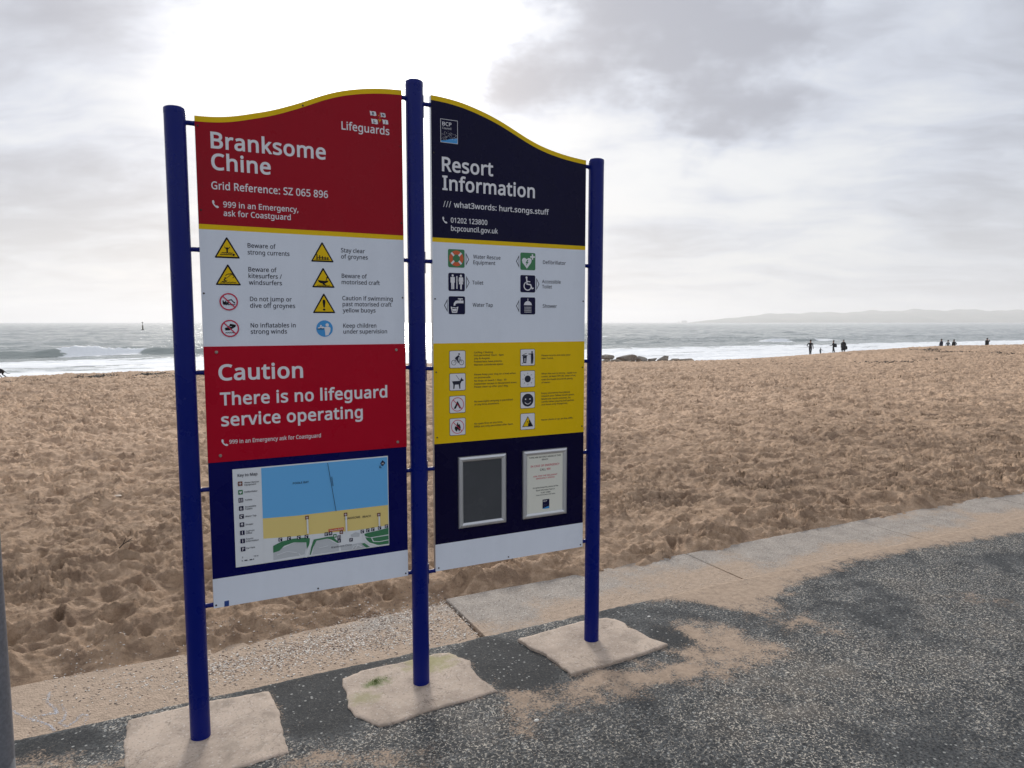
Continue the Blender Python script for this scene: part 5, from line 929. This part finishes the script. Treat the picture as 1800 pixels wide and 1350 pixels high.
def load_glyphs():
    G = {}
    for ln in GLYPHS.split('\n'):
        if ln[0] == ' ' and ln[1] == '|': G[' '] = (int(ln.split('|')[1]), []); continue
        c, rest = ln[0], ln[2:]; adv, lp = rest.split('|', 1)
        loops = [[tuple(int(q) for q in p.split(',')) for p in l.split(' ')] for l in lp.split(';')]
        res = []
        for i, l in enumerate(loops):
            x, y = l[0][0]+.13, l[0][1]+.17; depth = 0
            for j, m_ in enumerate(loops):
                if i == j: continue
                ins = False
                for (x0, y0), (x1, y1) in zip(m_, m_[1:]+m_[:1]):
                    if (y0 > y) != (y1 > y) and x < (x1-x0)*(y-y0)/(y1-y0)+x0: ins = not ins
                depth += ins
            ar = sum(x0*y1-x1*y0 for (x0, y0), (x1, y1) in zip(l, l[1:]+l[:1]))
            if (ar > 0) == (depth % 2 == 1): l = l[::-1]
            res.append((depth, l))
        G[c] = (int(adv), res)
    return G
def fat(l, off):
    n = len(l); out = []
    for i in range(n):
        a, b, c = Vector(l[i-1]), Vector(l[i]), Vector(l[(i+1) % n]); d0 = (b-a).normalized(); d1 = (c-b).normalized()
        n0 = Vector((d0.y, -d0.x)); n1 = Vector((d1.y, -d1.x)); m_ = n0+n1; k = max(m_.length_squared/2, .7); out.append(tuple(b+m_/k*off))
    return out
def build_texts():
    G = load_glyphs(); H = max(p[1] for p in G['H'][1][0][1]); cache = {}
    for (s, u0, u1, v, cap, mat, par, bold, d, label) in TEXTS:
        off = bold*1000; vs = []; fs = []; x = 0
        for ch in s:
            adv, loops = G[ch]; key = (ch, off)
            if key not in cache:
                ls = [fat(l, off) for dp, l in loops]; pts = [Vector(p) for l in ls for p in l]; ed = []; b0 = 0
                for l in ls: ed += [(b0+i, b0+(i+1) % len(l)) for i in range(len(l))]; b0 += len(l)
                cv_, _, cf_, *_r = delaunay_2d_cdt(pts, ed, [], 0, 1e-4)
                V_ = [(v_.x, v_.y) for v_ in cv_]; T_ = []
                for t in cf_:
                    gx = sum(V_[i][0] for i in t)/3; gy = sum(V_[i][1] for i in t)/3; wn = 0
                    for l in ls:
                        for (x0_, y0_), (x1_, y1_) in zip(l, l[1:]+l[:1]):
                            if (y0_ > gy) != (y1_ > gy) and gx < (x1_-x0_)*(gy-y0_)/(y1_-y0_)+x0_: wn += 1 if y1_ > y0_ else -1
                    if wn > 0: T_.append(tuple(t))
                cache[key] = (V_, T_)
            V_, T_ = cache[key]; b0 = len(vs); vs += [(p[0]+x, p[1]) for p in V_]; fs += [tuple(b0+i for i in t) for t in T_]; x += adv+off*1.0
        x0 = min(p[0] for p in vs); x1 = max(p[0] for p in vs); sx = (u1-u0)/(x1-x0); sz = cap/(H+off)
        me = bpy.data.meshes.new('lettering'); me.from_pydata([(u0+(p[0]-x0)*sx-S0.x, FY-d-S0.y, v+p[1]*sz) for p in vs], [], fs); me.materials.append(mat)
        link('lettering', me, par)
build_texts()

# ================================================================= THINGS AROUND IT
def lp_build(t, b):
    p = objc(t); n = t.noise(p, 7, 5, .65); z = t.new('ShaderNodeSeparateXYZ', {0: p}).outputs[2]
    k = t.ss(t.math('ADD', n, t.ss(z, .12, .34, .16, -.2)), .52, .58); n2 = t.noise(p, 90, 3, .6)
    c = t.mix(t.ss(n2, .3, .7), (.13, .135, .15), (.175, .18, .20)); c = t.mix(k, c, (.32, .33, .34)); t.l.new(c, b.inputs['Base Color'])
M_lp = pmat('grey_paint', (.1, .1, .11), .45, build=lp_build)
m = MB(); m.lathe([(.075, 0), (.075, .02), (.056, .03), (.052, .05), (.050, .06), (.050, 1.18), (.0485, 1.2), (.0, 1.205)], 32, M_lp)
lp = m.build('bollard_post', None, (-.493-.0447, 2.595+.0224, 0)); tag(lp, 'grey painted metal post with chipped foot at the left edge of the view', 'post')
# rocks at the back of the beach
def rock_build(t, b):
    p = objc(t); n = t.noise(p, 3, 6, .65); c = t.mix(t.ss(n, .3, .7), (.16, .145, .13), (.32, .285, .245)); t.l.new(c, b.inputs['Base Color']); bump(t, b, n, .8, .06)
M_rock = pmat('dark_rock', (.15, .14, .13), .85, build=rock_build)
def rock2_build(t, b):
    p = objc(t); n = t.noise(p, 3, 6, .65); c = t.mix(t.ss(n, .3, .7), (.20, .165, .13), (.33, .27, .21)); t.l.new(c, b.inputs['Base Color']); bump(t, b, n, .8, .06)
M_rock2 = pmat('sandy_rock', (.25, .2, .16), .9, build=rock2_build)
def rock(x, y, z, w_, h_, mat, seed, lab, dp=.8):
    bm = bmesh.new(); bmesh.ops.create_icosphere(bm, subdivisions=3, radius=.5); r = random.Random(seed+7)
    ph = [r.uniform(0, 6) for _ in range(6)]
    cuts = [(Vector((r.uniform(-1, 1), r.uniform(-1, 1), r.uniform(-.4, 1))).normalized(), r.uniform(.14, .34)) for _ in range(12)]
    for v in bm.verts:
        for n, d in cuts:
            k = v.co.dot(n)
            if k > d: v.co -= n*(k-d)
        v.co *= 1+.05*math.sin(v.co.x*9+ph[0])*math.sin(v.co.y*8+ph[1])+.03*math.sin(v.co.z*15+ph[2])
    xs_ = [v.co.x for v in bm.verts]; zs = [v.co.z for v in bm.verts]
    sx = w_*1.15/(max(xs_)-min(xs_)); sz = h_*1.9/(max(zs)-min(zs))
    for v in bm.verts: v.co = Vector((v.co.x*sx, v.co.y*dp, v.co.z*sz))
    me = bpy.data.meshes.new('rock'); bm.to_mesh(me); bm.free(); me.materials.append(mat)
    for f in me.polygons: f.use_smooth = False
    zmax = max(v.co.z for v in me.vertices)
    o = link('rock', me, None, (x, y, z+h_-zmax), (0, 0, r.uniform(-.3, .3))); tag(o, lab, 'rock', 'rocks along the back edge of the beach'); return o
RK = [(26.43, -.70, .91, .24, 0, 'low dark rock showing right beside the right blue post, at the waterline side'), (27.61, -.86, 1.43, .40, 0, 'long flat dark rock, second in the row right of the sign'),
 (29.01, -.97, 1.01, .36, 0, 'grey stepped rock in the middle of the row right of the sign'), (30.14, -1.0, .60, .22, 0, 'small grey rock between the stepped rock and the tall dark rock'),
 (31.16, -1.04, .89, .44, 0, 'tallest dark pointed rock standing against the white surf'), (31.97, -1.12, .73, .26, 1, 'small sandy rock just right of the tall dark rock'),
 (33.03, -1.14, 1.15, .26, 1, 'low rounded sandy rock, rightmost of the row'), (26.46, -1.06, .97, .34, 1, 'brown rock in the front row beside the right blue post'),
 (27.36, -1.08, .83, .34, 1, 'blocky brown rock in front of the long flat dark rock'), (28.09, -1.09, .63, .26, 1, 'small pale rock in front of the stepped rock'),
 (30.26, -1.20, 1.26, .28, 1, 'wide brown rock half buried in front of the small grey rock'), (31.56, -1.19, 1.34, .26, 1, 'long low brown rock half buried in front of the tall dark rock')]
for i, (x, z, w_, h_, k, lab) in enumerate(RK):
    h_ *= .82; rock(x*(1 if i < 7 else .985), 38.5 if i < 7 else 37.9, z-.03, w_, h_, (M_rock, M_rock2)[k], 20+i, lab)
# sea marker
def marker():
    r = empty('sea_marker', (-10.09, 404.6, SEA)); tag(r, 'small dark marker post with topmark standing far out in the sea', 'sea marker')
    md = pmat('marker_dark', (.06, .06, .05), .6); my = pmat('marker_olive', (.10, .09, .05), .5)
    m = MB(); m.lathe([(.62, -.6), (.62, .35), (.5, .5), (.3, .55)], 14, md); m.build('float', r)
    m = MB(); m.lathe([(.34, .5), (.30, 2.4), (.15, 2.5)], 10, my); m.build('body', r)
    m = MB(); m.lathe([(.09, 2.6), (.09, 3.6)], 8, md); m.build('pole', r)
    m = MB(); m.lathe([(.02, 3.5), (.36, 3.7), (.36, 3.95), (.02, 4.15)], 8, md); m.build('topmark', r)
marker()
# ---- people and dog, grown with the Skin modifier along a posed skeleton
def skin_obj(name, joints, edges, mat, parent=None, loc=(0, 0, 0), rz=0, sub=1):
    names = list(joints); me = bpy.data.meshes.new(name)
    me.from_pydata([joints[n][:3] for n in names], [(names.index(a), names.index(b)) for a, b in edges], [])
    o = link(name, me, parent, loc, (0, 0, rz)); md = o.modifiers.new('skin', 'SKIN'); md.use_smooth_shade = True
    sv = me.skin_vertices[0].data
    for i, n in enumerate(names):
        r = joints[n][3]; sv[i].radius = r if isinstance(r, tuple) else (r, r); sv[i].use_root = (i == 0)
    s = o.modifiers.new('sub', 'SUBSURF'); s.levels = sub; s.render_levels = sub
    o['_mat'] = 0; SK.append((o, mat)); return o
SK = []
M_skin = pmat('skin', (.42, .24, .17), .6); M_blk = pmat('black_cloth', (.010, .011, .014), .8); M_char = pmat('charcoal_cloth', (.025, .028, .034), .8)
M_navyc = pmat('dark_blue_cloth', (.018, .022, .045), .8); M_greyc = pmat('grey_blue_cloth', (.10, .13, .15), .8); M_hair = pmat('dark_hair', (.03, .022, .018), .7); M_pale = pmat('pale_cloth', (.20, .20, .20), .8); M_jean = pmat('dark_jeans', (.018, .022, .035), .8)
def body(h, pose):
    s = h/1.75
    J = {'hip': (0, 0, .93, (.15, .11)), 'waist': (0, 0, 1.08, (.14, .10)), 'chest': (0, .0, 1.30, (.18, .12)), 'neck': (0, .01, 1.47, .06), 'head': (0, .02, 1.60, (.078, .09)), 'crown': (0, .02, 1.70, (.06, .07)),
         'hl': (-.10, 0, .88, .09), 'kl': (-.11, .02, .50, .065), 'al': (-.11, -.01, .09, .045), 'tl': (-.12, .14, .04, .035),
         'hr': (.10, 0, .88, .09), 'kr': (.11, .02, .50, .065), 'ar': (.11, -.01, .09, .045), 'tr': (.12, .14, .04, .035),
         'sl': (-.19, 0, 1.40, .062), 'el': (-.25, -.02, 1.12, .048), 'wl': (-.24, .05, .88, .034), 'fl': (-.24, .08, .78, .03),
         'sr': (.19, 0, 1.40, .062), 'er': (.25, -.02, 1.12, .048), 'wr': (.24, .05, .88, .034), 'fr': (.24, .08, .78, .03)}
    for k, v in pose.items(): J[k] = (*v, J[k][3]) if len(v) == 3 else v
    J = {k: (v[0]*s, v[1]*s, v[2]*s, tuple(q*s for q in v[3]) if isinstance(v[3], tuple) else v[3]*s) for k, v in J.items()}
    E = [('hip', 'waist'), ('waist', 'chest'), ('chest', 'neck'), ('neck', 'head'), ('head', 'crown'), ('hip', 'hl'), ('hl', 'kl'), ('kl', 'al'), ('al', 'tl'), ('hip', 'hr'), ('hr', 'kr'), ('kr', 'ar'), ('ar', 'tr'),
         ('chest', 'sl'), ('sl', 'el'), ('el', 'wl'), ('wl', 'fl'), ('chest', 'sr'), ('sr', 'er'), ('er', 'wr'), ('wr', 'fr')]
    return J, E, s
def person(x, y, z, h, face, pose, top, leg, hair, lab, coat=None, bag=None, grp='people on the far beach'):
    r = empty('person', (x, y, z), face); tag(r, lab, 'person', grp)
    J, E, s = body(h, pose)
    b = skin_obj('body', J, E, (M_skin, top, leg, hair, s), r)
    c = J['crown']; m = MB(); m.lathe([(.02*s, .075*s), (.06*s, .06*s), (.093*s, .0), (.098*s, -.06*s), (.085*s, -.11*s)], 12, hair, (c[0], c[1]-.018*s, c[2])); m.build('hair', r)
    if coat:
        ch, hp = J['chest'], J['hip']; k, mt = coat; m = MB()
        cx, cy = hp[0], hp[1]
        m.lathe([(.075*s, 1.50*s), (.19*s, 1.42*s), (.215*s, 1.28*s), (.20*s, 1.05*s), (.22*s, .85*s), (.235*s*k, .55*s), (.225*s*k, .50*s), (.10*s, .52*s)], 16, mt, (cx, cy, 0))
        m.v = [(a*1.0, b_*.78, c_+.0) for a, b_, c_ in m.v]; m.build('coat', r)
    if bag:
        bx, by, bz, mt = bag; m = MB(); m.lathe([(.02*s, .24*s), (.11*s, .20*s), (.15*s, .05*s), (.16*s, -.12*s), (.12*s, -.20*s), (.02*s, -.21*s)], 12, mt, (bx*s, by*s, bz*s)); m.build('bag', r)
    return r
cf = AZ-math.pi/2                     # facing out along the line of sight (back to the camera)
bz = lambda x, y: float(beach_base(np.array([x]), np.array([y]))[0])
person(63.36, 53.41, -2.12, 1.80, cf-.3, {'el': (-.36, -.04, 1.16), 'wl': (-.20, .08, 1.02), 'fl': (-.15, .11, 1.0), 'er': (.24, 0, 1.10), 'wr': (.29, .04, .86), 'kl': (-.05, .06, .50), 'al': (-.05, .0, .09), 'tl': (-.05, .12, .04), 'hl': (-.09, 0, .88), 'kr': (.06, -.02, .50), 'ar': (.05, -.14, .10), 'tr': (.06, -.02, .04)}, M_blk, M_jean, M_hair,
       'tall man in a black jacket and dark jeans, hand on hip, at the surf edge')
person(64.37, 52.91, -2.10, .92, cf-1.2, {'er': (.28, .12, 1.22), 'wr': (.32, .36, 1.28), 'fr': (.33, .44, 1.30)}, M_greyc, M_greyc, M_greyc, 'small child in a grey blue suit standing by the tall man', )
person(67.9, 54.1, -2.13, 1.70, cf+1.0, {'el': (-.24, .12, 1.16), 'wl': (-.16, .34, 1.12), 'fl': (-.14, .42, 1.12), 'kr': (.08, -.1, .50), 'ar': (.07, -.22, .10)}, M_blk, M_blk, M_hair, 'person in black with big backpack, left of the pair near the child', None, (.0, -.22, 1.15, M_char))
person(70.16, 54.56, -2.13, 1.75, cf-.4, {}, M_blk, M_jean, M_pale, 'person in long black coat with pale hood, right of the pair near the child', (1.05, M_blk), (.27, -.02, .80, M_blk))
person(84.38, 52.02, -2.15, 1.75, cf+.5, {'el': (-.22, .08, 1.12), 'wl': (-.10, .22, 1.05)}, M_navyc, M_blk, M_hair, 'slim person in dark navy, leftmost of the far group behind the sand crest', (.9, M_navyc))
person(85.15, 51.69, -2.15, 1.60, cf-.2, {}, M_greyc, M_greyc, M_hair, 'shorter person in grey green behind the crest, middle of the far group')
person(85.75, 51.35, -2.15, 1.68, cf+.1, {'er': (.40, .0, 1.18), 'wr': (.22, .10, 1.02), 'fr': (.16, .12, 1.0)}, M_blk, M_blk, M_blk, 'person in black with elbow out, rightmost of the far group of three', (1.0, M_blk))
person(91.01, 50.47, -2.12, 1.78, cf-.9, {'er': (.26, .16, 1.36), 'wr': (.12, .22, 1.56), 'fr': (.08, .20, 1.62), 'el': (-.26, .16, 1.34), 'wl': (-.12, .22, 1.54), 'fl': (-.08, .2, 1.60)}, M_blk, M_blk, M_hair, 'lone person in black at far right raising hands to the face', (.95, M_blk))
# dog walking left out of the frame
def dog():
    x, y = -7.62, 42.3
    r = empty('dog', (x, y, beach_z(x, y)+.02), cf+math.pi*.5); tag(r, 'black dog with curled tail walking out of view at the left edge of the beach', 'dog')
    J = {'pelvis': (0, -.30, .50, (.085, .10)), 'loin': (0, -.08, .50, (.085, .09)), 'rib': (0, .18, .48, (.11, .13)), 'shoulder': (0, .38, .50, (.10, .13)), 'nk': (0, .52, .62, .075), 'hd': (0, .62, .72, .075), 'mz': (0, .78, .68, .04), 'ns': (0, .84, .67, .028),
         'r0': (0, -.38, .47, .03), 'r1': (0, -.48, .38, .016), 'r2': (0, -.58, .31, .013), 'r3': (0, -.68, .31, .010), 'r4': (0, -.73, .35, .007),
         'tl': (-.07, -.27, .38, .062), 'kl': (-.07, -.17, .27, .036), 'cl': (-.07, -.33, .15, .020), 'pl': (-.07, -.29, .03, .022), 'ql': (-.07, -.23, .02, .02),
         'tr': (.07, -.33, .38, .062), 'kr': (.07, -.26, .27, .036), 'cr': (.07, -.44, .16, .020), 'pr': (.07, -.42, .03, .022), 'qr': (.07, -.36, .02, .02),
         'ul': (-.07, .38, .34, .048), 'el': (-.07, .33, .24, .030), 'wl': (-.07, .40, .12, .020), 'fl': (-.07, .42, .02, .024), 'ur': (.07, .36, .34, .048), 'er': (.07, .28, .24, .03), 'wr': (.07, .28, .12, .02), 'fr': (.07, .26, .02, .024)}
    E = [('pelvis', 'loin'), ('loin', 'rib'), ('rib', 'shoulder'), ('shoulder', 'nk'), ('nk', 'hd'), ('hd', 'mz'), ('mz', 'ns'), ('pelvis', 'r0'), ('r0', 'r1'), ('r1', 'r2'), ('r2', 'r3'), ('r3', 'r4'),
         ('pelvis', 'tl'), ('tl', 'kl'), ('kl', 'cl'), ('cl', 'pl'), ('pl', 'ql'), ('pelvis', 'tr'), ('tr', 'kr'), ('kr', 'cr'), ('cr', 'pr'), ('pr', 'qr'), ('shoulder', 'ul'), ('ul', 'el'), ('el', 'wl'), ('wl', 'fl'), ('shoulder', 'ur'), ('ur', 'er'), ('er', 'wr'), ('wr', 'fr')]
    skin_obj('body', J, E, M_blk, r)
    for s_ in (-1, 1):
        m = MB(); m.add([(s_*.03, .58, .78), (s_*.07, .60, .76), (s_*.085, .59, .68), (s_*.055, .565, .75)], [(0, 1, 2, 3), (3, 2, 1, 0)], M_blk); m.build('ear', r)
dog()
bpy.context.view_layer.update(); dg = bpy.context.evaluated_depsgraph_get()
for o, mat in SK:
    me = bpy.data.meshes.new_from_object(o.evaluated_get(dg)); o.modifiers.clear(); old = o.data; o.data = me; me.name = o.name.split('.')[0]; del o['_mat']
    me.materials.clear()
    if isinstance(mat, tuple):
        sk, top, leg, hair, s = mat
        for m_ in (sk, top, leg, M_blk): me.materials.append(m_)
        for f in me.polygons:
            c = f.center/s
            f.material_index = 0 if (c.z > 1.48 or (abs(c.x) > .0 and math.hypot(c.x, c.y) > .0 and c.z < .83 and abs(c.x) > .2)) else (1 if c.z > .92 or abs(c.x) > .2 else (2 if c.z > .10 else 3))
    else: me.materials.append(mat)
    for f in me.polygons: f.use_smooth = True
# ---- small natural debris
def rnd_material(name, cols, rough=.7):
    def f(t, b):
        g = t.new('ShaderNodeNewGeometry').outputs['Random Per Island']; rp = t.new('ShaderNodeValToRGB', {0: g}); rp.color_ramp.interpolation = 'CONSTANT'
        el = rp.color_ramp.elements
        while len(el) < len(cols): el.new(.5)
        for i, c in enumerate(cols): el[i].position = i/len(cols); el[i].color = (*c, 1)
        t.l.new(rp.outputs[0], b.inputs['Base Color'])
    return pmat(name, cols[0], rough, build=f)
M_shell = rnd_material('shell_bits', [(.80, .74, .66), (.42, .33, .26), (.84, .80, .74), (.24, .17, .13), (.62, .52, .43), (.78, .73, .67), (.18, .14, .12), (.56, .40, .30)], .5)
def scatter(name, pts, mat, zf, flat=.45, seed=1):
    r = np.random.default_rng(seed); n = len(pts)
    base = np.array([(1, 0, 0), (.3, .9, 0), (-.8, .5, 0), (-.6, -.7, 0), (.5, -.8, 0), (.1, .1, 1), (0, 0, -.6)])
    tris = np.array([(0, 1, 5), (1, 2, 5), (2, 3, 5), (3, 4, 5), (4, 0, 5), (1, 0, 6), (2, 1, 6), (3, 2, 6), (4, 3, 6), (0, 4, 6)])
    th = r.random(n)*6.28; V = base[None]*(1+.5*(r.random((n, 7, 1))-.5)); V = V*np.stack([np.ones(n), .5+.5*r.random(n), flat*(.6+.8*r.random(n))], -1)[:, None]*pts[:, 2][:, None, None]
    c, s = np.cos(th)[:, None], np.sin(th)[:, None]; x = V[..., 0]*c-V[..., 1]*s; y = V[..., 0]*s+V[..., 1]*c
    zz = zf(pts[:, 0], pts[:, 1])
    W = np.stack([x+pts[:, 0][:, None], y+pts[:, 1][:, None], V[..., 2]+zz[:, None]], -1).reshape(-1, 3)
    T = (tris[None]+7*np.arange(n)[:, None, None]).reshape(-1, 3)
    return link(name, mesh_np(name, W, T, [mat], smooth=False, tri=True))
N = 9000
px_ = rng.uniform(-.55, 1.42, N*3); py_ = rng.uniform(3.14, 3.86, N*3)
dn = np.exp(-(((px_-.95)/.62)**4))*np.exp(-((py_-3.42)/.19)**2)+.55*np.exp(-((px_-.05)/.25)**2-((py_-3.40)/.09)**2)+.08
dn *= .35+1.0*sst(fbm(px_*4, py_*4, 3, 201), -.2, .3)
keep = (rng.random(N*3) < dn) & (py_ > 3.145) ; px_ = px_[keep][:N]; py_ = py_[keep][:N]
zfun = lambda x, y: np.maximum(np.where(y < 3.63, -.010, -.02), beach_base(x, y)+sand_height(x, y)[0])+.0005
scatter_o = scatter('shingle', np.stack([px_, py_, rng.uniform(.0026, .0078, len(px_))], -1), M_shell, zfun, .4, 5); tag(scatter_o, 'pale shell fragments and shingle strewn on the concrete edging left of the slab joint', 'shingle', kind='stuff')
N = 3200; px_ = rng.uniform(1.42, 7, N); py_ = rng.uniform(3.15, 3.62, N)
o = scatter('shell_grit', np.stack([px_, py_, rng.uniform(.0015, .0038, N)], -1), M_shell, lambda x, y: np.full(len(x), .0005), .4, 6); tag(o, 'fine shell grit on the clean concrete slabs right of the joint', 'grit', kind='stuff')
N = 2600; px_ = rng.uniform(-.5, 6, N); py_ = rng.uniform(1.7, 3.1, N)
o = scatter('loose_grit', np.stack([px_, py_, rng.uniform(.001, .0028, N)], -1), M_shell, lambda x, y: np.full(len(x), .0035), .5, 8); tag(o, 'tiny loose grit and shell specks scattered over the dark asphalt path', 'grit', kind='stuff')
tr = []
for P_ in ([(-0.513, 3.491), (-0.509, 3.403), (-0.473, 3.328), (-0.461, 3.282), (-0.522, 3.297)], [(-0.457, 3.360), (-0.431, 3.283), (-0.428, 3.219), (-0.445, 3.198), (-0.414, 3.153), (-0.385, 3.183), (-0.369, 3.229), (-0.347, 3.210), (-0.354, 3.130)], [(-0.633, 3.392), (-0.575, 3.308), (-0.522, 3.252), (-0.477, 3.199), (-0.451, 3.142)]):
    P_ = np.array(P_); t_ = rng.random(420)*(len(P_)-1); i_ = t_.astype(int); f_ = (t_-i_)[:, None]
    tr.append(P_[i_]*(1-f_)+P_[np.minimum(i_+1, len(P_)-1)]*f_+rng.normal(0, .0032, (420, 2)))
tr = np.concatenate(tr)
o = scatter('shell_grit', np.column_stack([tr, rng.uniform(.0010, .0024, len(tr))]), M_text, lambda x, y: np.full(len(x), -.0095), .5, 9); tag(o, 'thin wavering pale lines of washed shell grit on the sandy edging at lower left', 'grit', kind='stuff')
# seaweed: strand lines of short dark ribbons
M_weed = rnd_material('seaweed', [(.030, .022, .014), (.045, .032, .018), (.02, .016, .012), (.07, .05, .03)], .6)
def weed(line, n, w_, seed, lab, hs=.55):
    r = np.random.default_rng(seed); L_ = np.array(line); t = r.random(n)*(len(L_)-1); i = t.astype(int); f = (t-i)[:, None]
    P = L_[i]*(1-f)+L_[np.minimum(i+1, len(L_)-1)]*f + r.normal(0, 1, (n, 2))*np.array([.3, w_])
    k = sst(pn(P[:, 0]*.6, P[:, 1]*.3, seed), -.35, .25) > r.random(n); P = P[k]
    sz = r.uniform(.025, .10, len(P))*hs
    o = scatter('seaweed', np.stack([P[:, 0], P[:, 1], sz], -1), M_weed, lambda x, y: beach_base(x, y)+sand_height(x, y)[0]+.005, .5, seed)
    tag(o, lab, 'seaweed', kind='stuff')
weed([(-5.9, 33.36), (-4.78, 33.4), (-3.86, 33.85), (-3.1, 34.4), (-2.06, 34.6), (-.5, 34.0)], 1500, .35, 301, 'thin dark strand of seaweed on the sand at far left, towards the water')
weed([(-1.2, 32.0), (-.28, 32.0), (.8, 32.8), (1.4, 31.5), (4, 32.5)], 900, .3, 302, 'dark seaweed strand on the sand seen beside the left blue post')
weed([(-2.6, 34.7), (-2.0, 34.6), (-1.0, 34.9), (.0, 35.2)], 900, .3, 303, 'thickest clump of seaweed on the sand left of the sign', .9)
weed([(35.5, 26.2), (36.7, 25.6), (38.1, 25.5), (40.7, 26.2), (41, 25.4)], 1500, .25, 304, 'long seaweed strand across the sand below the walking people', .75)
weed([(54.6, 36.2), (55.1, 34.6), (51, 31.9), (50.2, 29.1), (49, 27), (46.4, 24.2)], 1800, .35, 305, 'seaweed strand running down the raised sand at far right', .85)
weed([(28, 30), (33, 29), (38, 31)], 500, .4, 306, 'faint broken seaweed line on the sand in front of the rocks')
# driftwood twig, pebble and shells
def twig():
    x, y = -.36, 5.46; z = beach_z(x, y); m = MB(); mt = pmat('twig_bark', (.05, .038, .028), .8)
    def seg(a, b, r0, r1):
        a, b = Vector(a), Vector(b); d = (b-a).normalized(); u = d.orthogonal().normalized(); v = d.cross(u)
        vs = [a+(u*math.cos(t)+v*math.sin(t))*r0 for t in (0, 1.57, 3.14, 4.71)]+[b+(u*math.cos(t)+v*math.sin(t))*r1 for t in (0, 1.57, 3.14, 4.71)]
        m.add(vs, [(i, (i+1) % 4, 4+(i+1) % 4, 4+i) for i in range(4)], mt)
    seg((0, 0, -.03), (.015, .01, .06), .006, .005); seg((.015, .01, .06), (.04, .0, .14), .005, .003); seg((.015, .01, .06), (-.005, .01, .12), .004, .002); seg((.03, 0, .10), (.07, .01, .13), .003, .0015)
    o = m.build('twig', None, (x, y, z-.02)); o.rotation_euler = (R(20), R(38), R(40)); o.scale = (.8, .8, .8); tag(o, 'short dark twig sticking up out of the sand left of the sign', 'twig')
twig()
def pebble(x, y, z, r, col, lab, nm='pebble', fl=.45):
    bm = bmesh.new(); bmesh.ops.create_icosphere(bm, subdivisions=2, radius=r)
    for v in bm.verts: v.co = Vector((v.co.x*1.25+.1*v.co.y, v.co.y*(.9+.1*math.sin(v.co.x*200)), v.co.z*fl))
    me = bpy.data.meshes.new(nm); bm.to_mesh(me); bm.free(); me.materials.append(pmat(nm+'_surface', col, .55))
    for f in me.polygons: f.use_smooth = True
    tag(link(nm, me, None, (x, y, z)), lab, nm)
pebble(1.276, 2.331, .004, .010, (.62, .60, .55), 'small white pebble lying on the sandy asphalt below the middle footing')
pebble(2.491, 2.155, .002, .007, (.66, .60, .50), 'tiny cream shell on the open asphalt right of the sign', 'shell', .3)
pebble(5.084, 3.634, beach_z(5.084, 3.634)+.006, .014, (.70, .66, .60), 'pale shell at the sand edge right of the sign', 'shell', .4)
pebble(2.30, 2.93, .002, .008, (.66, .64, .60), 'thin white shell on the asphalt behind the right footing', 'shell', .3)
pebble(-.475, 7.558, beach_z(-.475, 7.558)+.01, .035, (.50, .40, .31), 'pale flat stone on the sand far left of the sign', 'stone', .35)
# moss tuft
def moss():
    m = MB(); r = random.Random(5); mt = pmat('moss_green', (.11, .16, .03), .9)
    for i in range(150):
        a = r.uniform(0, 6.28); d = abs(r.gauss(0, .022)); x = d*math.cos(a)*1.3; y = d*math.sin(a)*.8; h = r.uniform(.002, .006); w_ = r.uniform(.001, .003); t = r.uniform(0, 3.14)
        cx, sx = math.cos(t)*w_, math.sin(t)*w_
        m.add([(x-cx, y-sx, 0), (x+cx, y+sx, 0), (x+sx*.6, y-cx*.6, h)], [(0, 1, 2)], mt)
    tag(m.build('moss', None, (.775, 2.905, .013)), 'bright green moss tuft on the footing left of the middle post', 'moss', kind='stuff')
moss()
# ---- sea air
HAZE = 1
if HAZE:
    hm = bpy.data.materials.new('sea_air'); hm.use_nodes = True; t = NT(hm.node_tree); t.n.clear()
    v = t.new('ShaderNodeVolumePrincipled', {'Color': (1., .99, 1., 1), 'Density': 1.6e-4, 'Anisotropy': 0.35}); t.new('ShaderNodeOutputMaterial', {'Volume': v.outputs[0]})
    m = MB(); m.box(-6000, 12000, -300, 10500, -8, 190, hm); tag(m.build('haze'), kind='stuff')
